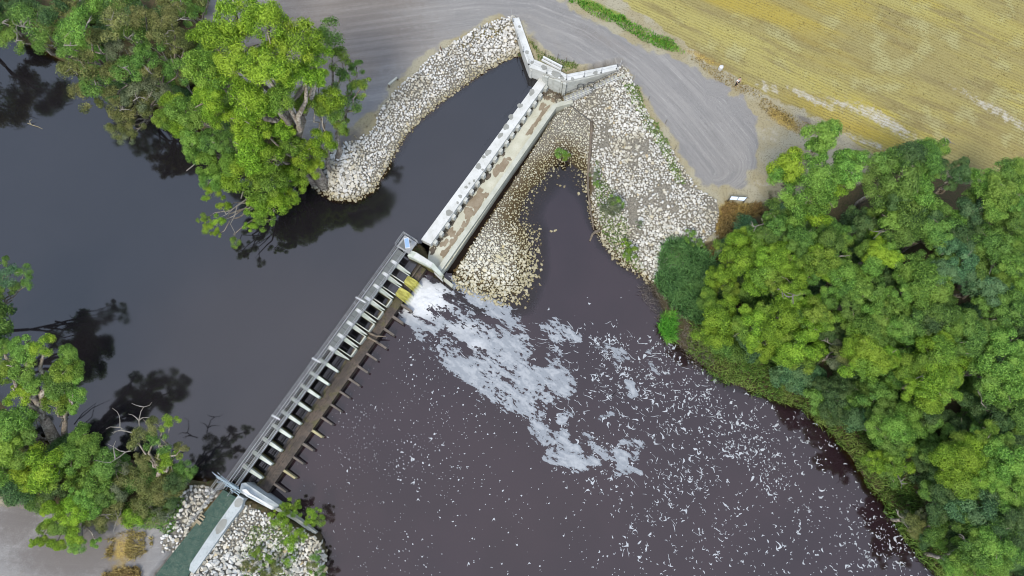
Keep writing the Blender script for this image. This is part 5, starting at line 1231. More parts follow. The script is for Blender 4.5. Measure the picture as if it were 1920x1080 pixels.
# ---- the big gum on the upper left bank
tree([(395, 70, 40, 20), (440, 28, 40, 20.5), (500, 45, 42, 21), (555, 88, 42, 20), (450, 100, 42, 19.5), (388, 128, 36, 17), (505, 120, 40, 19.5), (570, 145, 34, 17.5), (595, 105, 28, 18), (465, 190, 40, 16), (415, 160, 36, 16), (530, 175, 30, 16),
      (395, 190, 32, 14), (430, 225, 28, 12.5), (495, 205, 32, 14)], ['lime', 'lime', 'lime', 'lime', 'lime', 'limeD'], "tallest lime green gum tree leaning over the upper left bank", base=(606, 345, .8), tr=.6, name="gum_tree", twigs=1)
tree([(598, 150, 24, 14), (612, 190, 30, 12), (580, 195, 26, 13)], ['lime', 'lime', 'limeD'], "small lime green tree between the big gum and the grey track", base=(620, 320, 1), tr=.2, name="gum_tree")
tree([(612, 72, 34, 14), (640, 108, 26, 13), (655, 150, 26, 11), (683, 165, 20, 11), (652, 195, 24, 9), (625, 225, 26, 9), (668, 125, 16, 10), (640, 240, 20, 7.5)], ['mid', 'limeD', 'mid', 'limeD', 'mid', 'greenL'], "thin mid green gum branching over the grey gravel track", base=(632, 300, 1.5), tr=.28, thin=True, name="gum_tree",
     bare=[[(606, 245, 7), (612, 228, 9), (620, 212, 10.5)]])
tree([(480, 240, 32, 12), (445, 205, 24, 12), (525, 240, 26, 11), (470, 285, 36, 10.5), (505, 300, 30, 9.5), (540, 270, 28, 9), (575, 285, 26, 8), (600, 265, 22, 8), (560, 315, 18, 6), (590, 310, 20, 6)], ['lime', 'limeD', 'lime', 'lime', 'yellow', 'limeD', 'lime'], "yellowish lime gum in front of the tallest gum on the left bank", base=(586, 340, .8), tr=.36, name="gum_tree",
     bare=[[(556, 250, 7), (545, 222, 10), (538, 200, 12)], [(562, 258, 6), (556, 225, 10), (555, 195, 13)], [(515, 285, 10), (517, 300, 10), (520, 312, 9)]])
tree([(450, 330, 32, 8), (500, 345, 32, 7.5), (535, 335, 26, 6), (480, 385, 26, 5.5), (515, 385, 26, 5), (430, 300, 24, 9), (540, 375, 18, 4.5), (555, 345, 20, 4.5)], ['lime', 'limeD', 'lime', 'yellow'], "low lime green gum limb drooping over the pool from the left bank", base=(570, 330, .3), tr=.32, name="gum_tree")
tree([(395, 425, 16, 4.5), (383, 412, 12, 4.8), (410, 415, 15, 4.8), (420, 385, 17, 5.2), (440, 455, 12, 3.8), (405, 440, 10, 4), (470, 425, 14, 4), (500, 415, 16, 4)], ['lime', 'limeD', 'lime'], "farthest reaching leafy bough hanging low over the dark pool", base=(560, 335, .1), tr=.2, name="gum_tree", thin=True,
     bare=[[(470, 368, 5), (445, 385, 5.2), (425, 402, 5), (402, 412, 4.8)], [(445, 385, 5.2), (440, 405, 4.6), (432, 420, 4.2), (440, 435, 3.8), (434, 448, 3.6)], [(425, 402, 5), (420, 395, 5.3), (412, 380, 5.4)], [(452, 372, 5.3), (458, 352, 6), (462, 340, 6.4)]])
tree([(345, 205, 28, 12), (322, 190, 22, 12), (310, 222, 20, 10), (372, 225, 28, 11), (395, 265, 26, 9.5), (362, 262, 26, 9), (330, 235, 20, 9.5), (388, 305, 26, 8), (400, 335, 22, 7), (425, 265, 22, 9.5), (372, 290, 18, 7.5), (395, 360, 16, 5.5)], ['greenL', 'lime', 'limeD', 'greenL', 'mid'], "mid green gum stretching over the water left of the big lime gum", base=(500, 300, .5), tr=.34, name="gum_tree",
     bare=[[(445, 262, 6), (428, 250, 8), (415, 232, 9)], [(350, 320, 6), (375, 300, 7.5), (395, 285, 8)]])
# ---- olive trees along the top left bank
UL = [([(60, 40, 42, 15.4), (30, 70, 30, 12.7), (100, 25, 34, 15.4), (85, 80, 26, 11.3)], ['mid', 'greenL', 'dark'], (180, 140), "dark green tree at the top left corner", .25),
      ([(150, 50, 40, 16.7), (120, 75, 32, 14.0), (180, 80, 34, 14.0), (150, 100, 30, 11.3)], ['greenL', 'mid', 'olive'], (235, 165), "mid green tree second from the top left corner", .25),
      ([(215, 40, 36, 16.7), (250, 65, 36, 15.4), (225, 90, 30, 12.7), (270, 30, 30, 16.7)], ['olive', 'mid', 'grey'], (300, 165), "olive tree with bleached twigs at top left centre", .22),
      ([(300, 60, 34, 16.7), (320, 30, 30, 18.1), (285, 95, 30, 14.0), (330, 85, 24, 14.0)], ['olive', 'olive', 'mid'], (390, 190), "pale olive tree left of the big lime gum", .22),
      ([(145, 130, 34, 11.3), (180, 150, 32, 10.0), (215, 140, 32, 11.3), (165, 175, 28, 7.9)], ['olive', 'mid', 'olive'], (250, 185), "low olive tree over the water at far left", .2),
      ([(225, 200, 26, 7.2), (250, 180, 30, 9.3), (200, 185, 24, 7.2), (228, 228, 22, 5.2), (285, 165, 28, 10.6), (255, 212, 24, 7.0), (280, 198, 26, 8.0), (305, 185, 24, 8.6), (214, 246, 18, 5.4), (250, 242, 20, 5.2), (238, 258, 16, 4.6)], ['olive', 'grey', 'olive'], (300, 220), "thin olive tree with white branching limbs over the water", .2),
      ([(245, 130, 30, 12.7), (285, 130, 28, 12.7), (265, 105, 26, 14.0), (330, 130, 28, 12.7)], ['mid', 'olive', 'mid'], (350, 210), "dark olive tree behind the white branching limbs", .22),
      ([(20, 20, 30, 11.3), (-20, 40, 40, 12.7), (10, -20, 40, 14.0)], ['dark', 'mid'], (90, 90), "shaded tree cut by the left picture edge at the top", .25),
      ([(340, 0, 34, 16.7), (380, -15, 30, 16.7), (290, -10, 34, 16.7), (365, 30, 22, 14.0)], ['mid', 'olive', 'dark'], (420, 110), "dark tree behind the big lime gum at the top edge", .22),
      ([(220, -10, 40, 16.7), (150, -10, 40, 16.7), (180, 15, 30, 15.4)], ['mid', 'greenL', 'mid'], (290, 100), "mid green tree at the top edge left of centre", .22)]
UL += [([(-150, 20, 60, 8), (-90, 30, 50, 8.5), (-60, 60, 40, 7), (-20, 75, 30, 6)], ['olive', 'mid', 'dark'], (-40, 90), "leafy tree reaching in from the left edge over the pool corner", .25),
       ([(-220, 40, 60, 9), (-170, 70, 50, 8)], ['mid', 'olive'], (-120, 100), "tree standing outside the left edge above the pool", .25)]
for lb, mt, b, lab, tr in UL:
    bare = []
    for x, y, r, z in lb[:2]:
        bare += dead_limb(x, y + r * .3, r * 1.0, z + .6, random.uniform(-2.6, -.4), 2)
    if "white branching" in lab: bare += [[(300, 193, 4), (275, 188, 5.5), (257, 182, 6.5), (225, 170, 7)], [(257, 182, 6.5), (252, 200, 6), (238, 212, 5.4), (228, 235, 4.4)], [(257, 182, 6.5), (262, 168, 7)], [(240, 185, 6.8), (228, 186, 7)], [(228, 235, 4.4), (246, 236, 4.6)], [(228, 235, 4.4), (218, 242, 4.4)]]
    if "behind the white" in lab: bare += [[(365, 180, 5), (340, 150, 7), (315, 115, 9), (290, 92, 10.5), (258, 78, 11)], [(315, 115, 9), (303, 95, 10.5), (305, 75, 11.5), (318, 70, 12)], [(355, 165, 6), (345, 130, 8), (325, 95, 10)]]
    tree(lb, mt, lab, base=(b[0], b[1], 1), tr=tr, thin=True, sq=.9, bare=bare, hcol='bark')
# ---- lower left
LL = [([(45, 655, 26, 12.3), (80, 650, 20, 12.3), (40, 690, 26, 10.9), (15, 700, 24, 10.2), (60, 715, 24, 9.4), (35, 740, 24, 8.7), (5, 650, 14, 11.6)], ['greenL', 'lime', 'greenL', 'limeD'], (105, 850), "green gum with thick grey leaning trunk at the left edge", .55),
      ([(128, 665, 18, 11.6), (125, 690, 24, 10.9), (148, 700, 20, 10.2), (112, 720, 26, 9.4), (140, 730, 22, 8.7), (108, 755, 26, 7.2), (135, 760, 20, 6.5), (100, 735, 20, 8.0)], ['greenL', 'limeD', 'greenL', 'mid'], (112, 838), "upright green gum standing right of the leaning grey trunk", .3),
      ([(45, 510, 16, 8.7), (15, 515, 22, 8.7), (55, 530, 14, 8.7), (10, 490, 12, 9.4), (20, 580, 14, 6.5), (5, 545, 18, 8.0), (35, 540, 14, 8.0)], ['mid', 'teal', 'mid'], (-60, 640), "thin blue-green branches reaching in from the left edge over the pool", .2),
      ([(25, 790, 36, 7.2), (60, 810, 26, 5.8), (10, 840, 34, 6.5), (40, 850, 26, 5.8)], ['greenL', 'mid', 'limeD'], None, "bushy green tree below the leaning trunk at the left edge", .2),
      ([(85, 870, 36, 5.5), (130, 860, 30, 5), (110, 900, 30, 4.5), (60, 895, 30, 4.5)], ['lime', 'greenL', 'limeD'], None, "bright green bushy tree in the lower left thicket", .2),
      ([(165, 845, 26, 5), (195, 870, 28, 4.5), (150, 815, 20, 4.5), (175, 905, 28, 4)], ['greenL', 'mid', 'greenL'], None, "mid green bushy tree right of the bright green thicket tree", .2),
      ([(285, 800, 22, 9.4), (320, 795, 18, 9.4), (260, 825, 22, 8.0), (300, 830, 24, 8.0), (340, 840, 16, 7.2), (320, 865, 24, 5.8), (275, 860, 22, 5.8)], ['olive', 'yellow', 'olive', 'mid'], (300, 915), "olive tree with bleached dead limbs beside the dark water", .28),
      ([(215, 880, 26, 4), (240, 900, 26, 3.5), (270, 900, 24, 3.5), (225, 920, 24, 3.5)], ['grey', 'olive', 'olive'], None, "grey-green shrub in the middle of the lower left thicket", .14),
      ([(330, 900, 20, 3.5), (345, 880, 18, 3.5), (310, 920, 18, 3), (320, 940, 16, 2.8)], ['dark', 'mid', 'grey'], None, "dusky shrub between the thicket and the small rock bank", .12),
      ([(95, 960, 22, 5), (110, 985, 18, 4.5), (135, 955, 24, 4.5), (85, 990, 14, 4.2), (140, 1000, 20, 4.2), (145, 1020, 14, 4), (75, 1015, 12, 3.8), (62, 1020, 8, 3.6), (105, 1020, 14, 3.8), (180, 1018, 10, 3.8)], ['lime', 'greenL', 'lime', 'limeD'], (150, 900), "bright green gum overhanging the grey gravel at lower left", .22),
      ([(25, 920, 32, 4.5), (60, 935, 24, 4), (10, 890, 28, 4.5), (100, 930, 24, 4)], ['dark', 'mid', 'greenL'], None, "dark green tree at the left edge above the gravel", .2),
      ([(165, 950, 26, 4), (195, 930, 24, 4), (180, 975, 20, 3.2), (150, 930, 22, 4.5)], ['greenL', 'mid', 'olive'], None, "green tree above the fallen grey branches at lower left", .18),
      ([(270, 945, 24, 2.8), (250, 970, 22, 2.5), (300, 965, 18, 2.5), (285, 925, 22, 3)], ['olive', 'yellow', 'grey'], None, "low olive bush beside the ochre grass at lower left", .1)]
LL += [([(-75, 545, 44, 9.5), (-50, 590, 40, 8.5), (-30, 625, 34, 8), (-110, 600, 50, 10), (-20, 660, 30, 7), (-15, 600, 36, 9), (-40, 640, 36, 9)], ['mid', 'greenL', 'mid'], (-90, 720), "leaning tree outside the left edge reflected in the pool", .35)]
for lb, mt, b, lab, tr in LL:
    bare = []
    if "leaning trunk" in lab and tr > .5: bare = [[(70, 800, 3.4), (62, 770, 5), (45, 740, 6)], [(45, 775, 4.6), (40, 748, 6), (60, 725, 7)]]
    if "bleached dead" in lab: bare = dead_limb(262, 800, 60, 7.5, -1.7, 3) + dead_limb(250, 812, 70, 7, -2.7, 3) + dead_limb(300, 815, 45, 8, -1.2, 3) + dead_limb(246, 845, 90, 5.6, 3.3, 2) + [][:0] if True else [[(250, 810, 5), (240, 790, 6), (222, 780, 6.5), (195, 817, 6)], [(250, 812, 5), (236, 820, 5.5), (205, 822, 5.6), (178, 818, 5.8)], [(245, 815, 5), (225, 795, 6.2), (215, 785, 6.8)], [(268, 800, 5), (258, 775, 6.4), (252, 755, 7.2), (248, 735, 8)], [(258, 775, 6.4), (245, 768, 6.8)], [(255, 765, 7), (266, 750, 7.6), (264, 735, 8)],
                                       [(300, 830, 5), (290, 805, 6.2), (300, 785, 7), (318, 782, 7)], [(245, 845, 4.2), (215, 850, 4.6), (180, 845, 5), (150, 848, 5)], [(240, 822, 5.2), (232, 800, 6.2), (212, 785, 7)]]
    if "right of the leaning" in lab: bare = [[(112, 800, 3), (122, 775, 4.4), (135, 750, 5.4)], [(72, 790, 3), (66, 765, 4), (72, 740, 5)]]
    tree(lb, mt, lab, base=None if b is None else (b[0], b[1], 1), tr=tr, bare=bare, thin=('thin' in lab or 'bleached' in lab or 'grey-green' in lab or 'olive' in mt[0]), sq=.95)
mb = MB(); rr = random.Random(9)
for i in range(46):
    x, y = rr.uniform(165, 240), rr.uniform(948, 985); p = atg(x, y) + Vector((0, 0, rr.uniform(.3, 1.6))); a = rr.gauss(2.6, .8); L = rr.uniform(.8, 2.4)
    mb.tube([p, p + Vector((math.cos(a) * L * .5, math.sin(a) * L * .5, rr.uniform(0, .35))), p + Vector((math.cos(a + .35) * L, math.sin(a + .35) * L, rr.uniform(-.1, .4)))], [.05, .035, .012], 4)
props(mb.build("fallen_branches", M['bark_pale']), "tangle of grey fallen branches between the thicket and the lower left gravel", "branches", kind='stuff')

# ---- the wood on the right bank
tree([(1546, 258, 36, 14), (1528, 282, 26, 13), (1485, 312, 36, 12.5), (1468, 345, 26, 11), (1592, 316, 34, 13), (1536, 330, 36, 13), (1575, 345, 28, 11.5), (1510, 360, 32, 11), (1545, 372, 28, 10), (1500, 395, 28, 8.5), (1535, 402, 26, 8), (1465, 322, 20, 12), (1612, 300, 20, 12)],
     ['greenL', 'greenL', 'lime', 'greenL'], "tall bright green lobed tree standing apart beside the turning circle", base=(1470, 470, .8), tr=.4, name="gum_tree")
RT = [(1690, 330, 62, 12, 'mid', "broad dark green tree at the field edge right of the lobed tree"), (1745, 300, 42, 12, 'mid', "dark pointed crown rising against the stubble field"), (1800, 330, 34, 11, 'dark', "small dark crown at the field edge near the right side"), (1885, 355, 56, 12, 'greenL', "green crown at the right picture edge beside the field"),
      (1828, 395, 40, 10, 'teal', "bluish green crown below the field edge dark crowns"), (1705, 400, 60, 10, 'mid', "wide dark green crown below the broad field edge tree"), (1765, 430, 50, 10, 'mid', "mid green crown in the middle of the upper wood"), (1625, 420, 36, 8, 'dark', "shaded low tree behind the bright lobed tree"),
      (1383, 485, 42, 7, 'yellow', "yellow-green tree at the left front of the wood beside the dark reeds"), (1420, 455, 36, 7, 'limeD', "dull lime tree behind the yellow-green front tree"), (1455, 485, 38, 8, 'yellow', "yellow-green tree second from the dark reeds"), (1436, 522, 42, 7.5, 'limeD', "dull lime tree below the second yellow-green tree"), (1360, 520, 34, 5.5, 'yellow', "small yellow-green tree leaning towards the dark reeds"),
      (1461, 425, 40, 8, 'mid', "mid green tree left of the lobed tree base"), (1503, 445, 40, 8.5, 'mid', "mid green tree right under the lobed tree"), (1559, 450, 40, 9, 'mid', "mid green tree in the gap under the lobed tree"), (1485, 528, 40, 8.5, 'yellow', "yellow-green tree beside the bleached forked limb"), (1540, 495, 40, 9, 'limeD', "dull lime tree in the centre left of the wood"),
      (1580, 520, 38, 9, 'greenL', "green crown in the centre of the wood"), (1648, 475, 40, 9.5, 'lime', "bright lime crown alone above the dark gap"), (1622, 555, 44, 9, 'greenL', "rounded green crown below the bright lime crown"), (1680, 578, 42, 9, 'greenL', "rounded green crown right of centre"), (1712, 605, 42, 9, 'mid', "mid green crown below the right centre crown"),
      (1730, 530, 56, 10, 'greenL', "large green crown at the centre right of the wood"), (1803, 493, 50, 10.5, 'teal', "large blue-green crown at the upper right"), (1858, 455, 44, 10.5, 'mid', "mid green crown near the right edge upper half"), (1900, 500, 46, 11, 'greenL', "green crown cut by the right edge upper half"), (1852, 540, 48, 10, 'teal', "blue-green crown near the right edge at mid height"),
      (1900, 580, 44, 10, 'mid', "shaded crown at the right edge at mid height"), (1766, 590, 44, 9.5, 'mid', "mid green crown below the large blue-green crown"), (1628, 618, 46, 8.5, 'greenL', "green crown in the lower centre of the wood"), (1530, 590, 44, 8, 'limeD', "dull lime crown below the bleached forked limb"), (1465, 595, 46, 7.5, 'yellow', "yellow-green crown above the grassy bank"), (1415, 610, 40, 6.5, 'yellow', "yellow-green crown second from the river bank reeds"),
      (1352, 605, 46, 5.5, 'yellow', "low yellow-green tree beside the small reed island"), (1332, 560, 28, 4, 'limeD', "small dull green tree below the dark reeds"), (1630, 660, 54, 8.5, 'yellow', "wide yellow-green crown in the lower middle wood"), (1575, 665, 30, 7, 'olive', "small olive crown left of the wide yellow-green crown"), (1498, 650, 46, 6.5, 'yellow', "yellow-green crown over the lower grassy bank"), (1440, 640, 40, 5.5, 'yellow', "yellow-green crown nearest the foam stream"),
      (1745, 715, 56, 9, 'yellow', "large olive-yellow crown at the lower right"), (1765, 660, 50, 9, 'limeD', "dull lime crown above the large olive-yellow crown"), (1880, 685, 60, 10, 'greenL', "large green crown at the right edge lower half"), (1825, 640, 46, 9.5, 'mid', "mid green crown right of the dull lime crown"), (1681, 800, 44, 6, 'greenL', "green crown above the middle of the lower right bank"), (1672, 862, 40, 5, 'limeD', "dull lime crown leaning over the lower right bank"),
      (1808, 870, 52, 8, 'yellow', "yellowish rounded crown in the lower right corner wood"), (1845, 828, 36, 8, 'limeD', "small dull lime crown above the yellowish corner crown"), (1888, 858, 46, 9, 'greenL', "green crown at the right edge lower corner"), (1865, 1030, 50, 7, 'greenL', "bright green crown lowest in the right corner"), (1805, 1055, 40, 5.5, 'greenL', "green crown at the bottom edge on the right bank"),
      (1840, 945, 58, 6, 'teal', "broad dark teal shrub in the lower right wood"), (1775, 925, 46, 5, 'dark', "dark shrub left of the broad teal shrub"), (1714, 980, 30, 3, 'olive', "pale olive bush on the lower right bank"), (1565, 742, 46, 4, 'dark', "dark bush above the bare bank patch"), (1903, 985, 46, 7, 'dark', "dark crown at the right edge near the bottom"), (1733, 775, 42, 5.5, 'dark', "dark shrub under the large olive-yellow crown"),
      (1856, 770, 48, 7, 'dark', "dark crown with pale dead limbs at the lower right"), (1800, 800, 38, 5, 'dark', "dark low crown in the deep gap at lower right"), (1640, 740, 44, 5, 'mid', "mid green crown above the lower bank grass"), (1910, 770, 44, 8.5, 'mid', "mid green crown cut by the right edge lower half"), (1690, 680, 40, 6.5, 'mid', "shaded crown between the two large yellow crowns"), (1560, 620, 30, 6, 'dark', "dark crown in the gap of the lower centre"),
      (1915, 420, 40, 11, 'mid', "mid green crown at the right edge below the field"), (1950, 640, 60, 10, 'mid', "crown mostly outside the right edge"), (1750, 1000, 34, 3.5, 'mid', "low green bush on the bottom right bank"), (1900, 915, 40, 7, 'greenL', "green crown at the right edge above the dark crown"), (1745, 850, 36, 5, 'mid', "mid green bush between the lime and yellowish crowns"), (1660, 520, 36, 7, 'dark', "dark crown in the hollow under the bright lime crown")]
for i, (x, y, r, z, mt, lab) in enumerate(RT):
    lb = [(x, y, r * .62, z)]; k = 3 if r < 36 else (5 if r < 50 else 7); a0 = random.uniform(0, 6.28)
    for j in range(k):
        a = a0 + 6.283 * j / k + random.uniform(-.3, .3); rr_ = r * random.uniform(.55, .75); lb.append((x + rr_ * math.cos(a), y + rr_ * math.sin(a), r * random.uniform(.40, .56), z - random.uniform(.2, 1.5)))
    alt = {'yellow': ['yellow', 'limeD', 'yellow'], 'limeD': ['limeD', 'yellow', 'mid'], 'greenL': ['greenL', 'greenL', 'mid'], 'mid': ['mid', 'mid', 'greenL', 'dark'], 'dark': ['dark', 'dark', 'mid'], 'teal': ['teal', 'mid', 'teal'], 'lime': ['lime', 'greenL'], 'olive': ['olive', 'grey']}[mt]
    bare = []
    if "pale dead limbs" in lab: bare = dead_limb(1850, 765, 40, 7.6, -2.6) + dead_limb(1880, 768, 46, 7.6, -.35, 3)
    if "bleached forked" in lab and mt == 'yellow': bare = dead_limb(1458, 542, 46, 8.6, .6, 3) + dead_limb(1470, 550, 26, 8.6, 1.9, 1)
    if i % 4 == 1: a = random.uniform(0, 6.28); bare = bare + dead_limb(x + r * .75 * math.cos(a), y + r * .75 * math.sin(a), r * .75, z - .6, a, 2)
    bush = 'bush' in lab or 'shrub' in lab
    tree(lb, alt, lab, tr=.17 + z * .008, name="shrub" if bush else "tree", cat="shrub" if bush else "tree", sq=1.0, bare=bare)
# understorey: low dark shrubs that fill the gaps
us = []
for i in range(900):
    if len(us) >= 85: break
    x, y = random.uniform(1330, 1950), random.uniform(400, 1090)
    p = at(x, y, 1.0)
    if float(sdf(np.array([p.x]), np.array([p.y]), forest_poly)[0]) > -1.5 or hz(p.x, p.y) < -.9: continue
    if any((x - a) ** 2 + (y - b) ** 2 < 38 ** 2 for a, b in us): continue
    us.append((x, y))
for i, (x, y) in enumerate(us):
    tree([(x, y, 30, 2.2), (x + random.uniform(-20, 20), y + random.uniform(-20, 20), 24, 2.6)], [random.choice(['dark', 'dark', 'mid', 'teal'])], "low shaded shrub growing under the trees of the right bank", tr=.08, name="shrub", cat="shrub", group="understorey shrubs of the right bank wood", twigs=0)
us = []
for i in range(600):
    if len(us) >= 40: break
    x, y = random.uniform(-20, 560), random.uniform(-10, 330) if i % 2 else random.uniform(770, 950)
    p = at(x, y, 1.0); q = np.array([p.x]), np.array([p.y])
    if min(float(sdf(*q, forest2)[0]), float(sdf(*q, forest3)[0])) > -.8 or hz(p.x, p.y) < .3: continue
    if any((x - a) ** 2 + (y - b) ** 2 < 36 ** 2 for a, b in us): continue
    us.append((x, y)); tree([(x, y, 28, 2.8), (x + random.uniform(-18, 18), y + random.uniform(-18, 18), 22, 3)], [random.choice(['dark', 'mid', 'olive'])], "low shaded shrub growing under the trees of the left bank", tr=.08, name="shrub", cat="shrub", group="understorey shrubs of the left bank thickets", twigs=0)

# ---- bushes on the rocks and at the lower abutment
SH = [([(1145, 385, 22, 1.6), (1155, 378, 16, 1.7), (1138, 398, 14, 1.2)], ['grey', 'greenL'], "soft green bush among the white rocks beside the fallen trunk"), ([(1052, 287, 13, -.3), (1062, 295, 9, -.4)], ['greenL', 'limeD'], "small green tuft bush on the yellow rocks below the channel"), ([(1115, 330, 9, .8), (1120, 345, 8, .7)], ['grey', 'greenL'], "tiny grey-green bush right of the fallen trunk"),
      ([(1200, 422, 8, 1.2)], ['grey'], "tiny lone grey bush in the middle of the white rocks"), ([(1185, 470, 14, .4), (1172, 455, 10, .2), (1178, 480, 10, -.2)], ['limeD', 'yellow'], "yellowish low bush at the rock toe beside the water"), ([(1295, 445, 14, 2.2), (1310, 460, 12, 2.2)], ['greenL', 'mid'], "light green bush at the lower corner of the white rocks"),
      ([(545, 945, 17, 1.0), (555, 955, 14, .6), (538, 952, 12, .8)], ['yellow', 'limeD'], "round yellow-green bush on the river side of the wing wall"), ([(590, 965, 15, 1.0), (597, 978, 13, .4), (582, 975, 11, .4)], ['yellow', 'limeD'], "second yellow-green bush near the end of the wing wall"), ([(525, 978, 16, 1.5), (515, 965, 11, 1.3), (535, 990, 12, 1.0)], ['yellow', 'lime'], "yellow-green bush on the rock side of the wing wall"),
      ([(555, 1005, 17, 1.2), (570, 1000, 12, .8), (548, 1020, 14, 1)], ['yellow', 'lime'], "brightest yellow-green bush on the lower rocks"), ([(480, 1040, 14, 1.2), (470, 1060, 14, 1.2), (505, 1050, 12, 1)], ['limeD', 'olive'], "straggling green bush across the lower rocks"), ([(520, 1065, 14, 1.0), (540, 1050, 12, .8), (500, 1080, 14, 1.0)], ['olive', 'limeD'], "olive bush at the bottom edge on the lower rocks"),
      ([(595, 1045, 13, .4), (585, 1060, 12, .3), (600, 1070, 12, .2)], ['mid', 'olive'], "dark bush at the waterline of the lower rocks"), ([(600, 1085, 14, 1), (580, 1085, 12, 1)], ['greenL', 'lime'], "bright bush at the bottom edge beside the river")]
for lb, mt, lab in SH: tree(lb, mt, lab, tr=.05, name="shrub", cat="bush", thin=True, twigs=2)

# ---- grass and reeds: blades
def blades(name, pts, h, wdt, mat, seed, lean=.5, tri=True):
    rr = np.random.default_rng(seed); n = len(pts); P = np.array(pts); Z = hzv(P[:, 0], P[:, 1])
    lvl = np.where(sdf(P[:, 0], P[:, 1], D_poly) < 0, np.maximum(Z, ZD - .1), Z)
    hh = h * rr.uniform(.5, 1.3, n); a = rr.uniform(0, 6.28, n); l = lean * rr.uniform(.2, 1.2, n) * hh; b = rr.uniform(0, 6.28, n); ww = wdt * rr.uniform(.6, 1.4, n)
    dx, dy = np.cos(b) * ww, np.sin(b) * ww
    base = np.stack([P[:, 0], P[:, 1], lvl - .05], -1); tip = base + np.stack([np.cos(a) * l, np.sin(a) * l, hh], -1); mid = base + np.stack([np.cos(a) * l * .35, np.sin(a) * l * .35, hh * .62], -1)
    o = np.stack([dx, dy, np.zeros(n)], -1)
    nz = np.cross(2 * o, tip - base)[:, 2]; o = np.where(nz[:, None] < 0, -o, o)
    V = np.stack([base - o * .6, base + o * .6, mid + o, tip, mid - o], 1).reshape(-1, 3); k = np.arange(n)[:, None] * 5
    me = bpy.data.meshes.new(name); F = np.concatenate([k + np.array([0, 1, 2]), k + np.array([0, 2, 4]), k + np.array([4, 2, 3])], 0)
    me = np_mesh(name, V, F, True)
    nn = np.repeat(rr.normal(size=(n, 3)) * .45 + np.array([0, -.15, 1.0]), 5, 0); nn /= np.linalg.norm(nn, axis=1)[:, None]; me.normals_split_custom_set_from_vertices(nn.tolist())
    attr(me, "leaf", np.tile(rr.random(n), 3), 'FACE'); attr(me, "lobe", np.tile(vnoise(P[:, 0] * .8, P[:, 1] * .8, seed), 3), 'FACE')
    return props(link(name, me, M[mat]), kind='stuff')
def scatter(poly_px, zref, n, seed, edge=1.0):
    rr = np.random.default_rng(seed); poly = pl(poly_px, zref); xs = [p[0] for p in poly]; ys = [p[1] for p in poly]
    X = rr.uniform(min(xs), max(xs), n * 4); Y = rr.uniform(min(ys), max(ys), n * 4); k = sdf(X, Y, poly) < (fbm(X * .9, Y * .9, seed) - .5) * edge - (edge - 1) * .12
    k &= rr.random(n * 4) < (.35 + 1.1 * fbm(X * .6, Y * .6, seed + 3))
    return list(zip(X[k][:n], Y[k][:n]))
M['g_reed'] = m_leaf("reed_blade", (0.082, 0.255, 0.082), (0.185, 0.439, 0.139), (0.231, 0.486, 0.150)); M['g_grass'] = m_leaf("grass_blade", (0.126, 0.269, 0.041), (0.235, 0.369, 0.075), (0.318, 0.386, 0.100)); M['g_dry'] = m_leaf("dry_blade", (0.30, 0.225, 0.075), (0.46, 0.36, 0.13), (0.34, 0.22, 0.08)); M['g_lush'] = m_leaf("lush_blade", (0.100, 0.335, 0.034), (0.201, 0.469, 0.049), (0.335, 0.469, 0.100)); M['g_dead'] = m_leaf("dead_reed", (0.168, 0.143, 0.126), (0.284, 0.252, 0.219), (0.219, 0.185, 0.151))
blades("reeds", scatter([(1245, 458), (1280, 452), (1310, 480), (1335, 500), (1342, 560), (1330, 610), (1300, 600), (1262, 570), (1232, 530), (1235, 490)], 0, 9000, 401), 1.3, .04, 'g_reed', 402, .7)
blades("reeds", scatter([(1240, 592), (1255, 585), (1264, 600), (1262, 635), (1248, 642), (1236, 620)], ZD, 1800, 403), 1.0, .04, 'g_lush', 404, .7)
blades("grass", scatter([(1290, 600), (1340, 620), (1400, 660), (1480, 700), (1560, 740), (1640, 800), (1680, 880), (1740, 980), (1800, 1080), (1760, 1090), (1690, 1000), (1645, 932), (1592, 852), (1538, 795), (1495, 764), (1430, 742), (1350, 712), (1285, 660)], -1.2, 20000, 405), .8, .035, 'g_grass', 406, .8)
blades("dead_reeds", scatter([(1215, 520), (1250, 560), (1300, 620), (1345, 690), (1310, 690), (1262, 645), (1225, 590), (1195, 545)], ZD, 2200, 407), .5, .02, 'g_dead', 408, 1.2)
blades("grass", scatter([(1060, 0), (1120, 10), (1180, 40), (1260, 78), (1290, 105), (1250, 95), (1190, 68), (1130, 38), (1075, 8)], ZT, 4500, 409), .35, .035, 'g_lush', 410, .8)
blades("grass", scatter([(1168, 155), (1195, 165), (1215, 210), (1245, 250), (1262, 300), (1285, 345), (1270, 340), (1235, 275), (1205, 225), (1180, 185)], ZT, 4200, 411), .3, .03, 'g_grass', 412, .9)
blades("dry_grass", scatter([(1345, 395), (1385, 378), (1440, 385), (1460, 395), (1400, 430), (1365, 460), (1335, 500), (1330, 455)], ZT, 3600, 413, 4.0), .45, .035, 'g_dry', 414, .9)
blades("dry_grass", scatter([(195, 1075), (215, 1062), (250, 1064), (265, 1085), (240, 1110), (195, 1110)], ZT, 1300, 415, 4.0), .5, .045, 'g_dry', 416, .9)
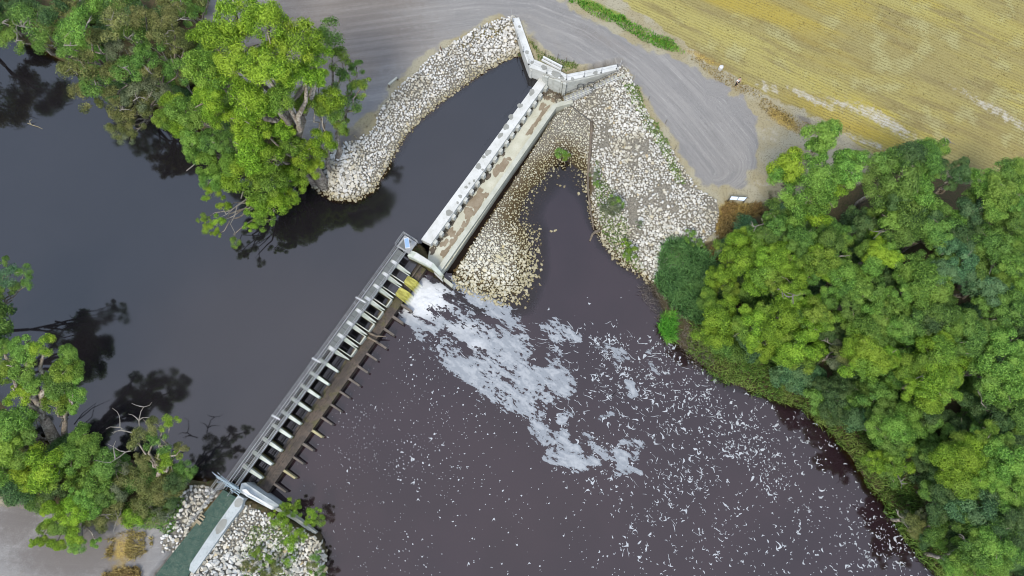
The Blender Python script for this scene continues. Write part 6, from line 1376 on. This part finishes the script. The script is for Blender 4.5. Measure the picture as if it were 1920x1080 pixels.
blades("dry_grass", scatter([(205, 1000), (255, 985), (290, 1000), (250, 1050), (215, 1045)], ZT, 1200, 417, 5.0), .4, .03, 'g_dry', 418, .9)
blades("dry_grass", scatter([(1290, 105), (1340, 125), (1420, 170), (1480, 215), (1540, 250), (1500, 250), (1440, 210), (1400, 178), (1330, 140)], ZT, 3500, 419), .25, .03, 'g_dry', 420, .9)
blades("grass", scatter([(990, 70), (1015, 95), (1065, 118), (1085, 125), (1066, 138), (1010, 112)], ZT, 1300, 421), .28, .03, 'g_grass', 422, .9)
blades("dry_grass", scatter([(890, 62), (960, 36), (966, 46), (900, 70), (840, 100)], ZT, 1200, 423), .25, .03, 'g_dry', 424, .9)
blades("grass", scatter([(1118, 300), (1140, 340), (1170, 410), (1185, 460), (1215, 510), (1180, 495), (1150, 465), (1125, 420), (1118, 350)], -.6, 2400, 425), .35, .03, 'g_grass', 426, .9)
blades("grass", scatter([(200, 960), (300, 920), (345, 940), (320, 1000), (260, 990)], ZT, 3000, 427), .35, .03, 'g_grass', 428, .9)
blades("grass", scatter([(470, 985), (530, 985), (560, 1030), (540, 1090), (470, 1090), (450, 1060)], .3, 2000, 429), .4, .03, 'g_grass', 430, .9)
# stubble stalks in the rows of the field
rr = np.random.default_rng(77); ca, sa_ = math.cos(FANG), math.sin(FANG)
N = 75000; U_ = rr.uniform(-60, 80, N); V_ = np.round(rr.uniform(-40, 80, N) / .42) * .42 + rr.normal(0, .05, N)
X = U_ * ca - V_ * sa_; Y = U_ * sa_ + V_ * ca; px, py = to_px(X, Y, np.full(N, 1.9))
k = (px > -20) & (px < 1980) & (py > -30) & (py < 420); X, Y = X[k], Y[k]
k = (sdf(X, Y, field_poly) < -.4); X, Y = X[k], Y[k]; k = fbm(X * .25, Y * .25, 15) > .33; X, Y = X[k], Y[k]
M['g_straw'] = m_leaf("straw", (0.393, 0.335, 0.104), (0.532, 0.474, 0.197), (0.416, 0.313, 0.070))
blades("stubble", list(zip(X, Y)), .2, .035, 'g_straw', 431, .8)
print("foam", len(fme.polygons), "flecks", len(ff), "stubble", len(X))
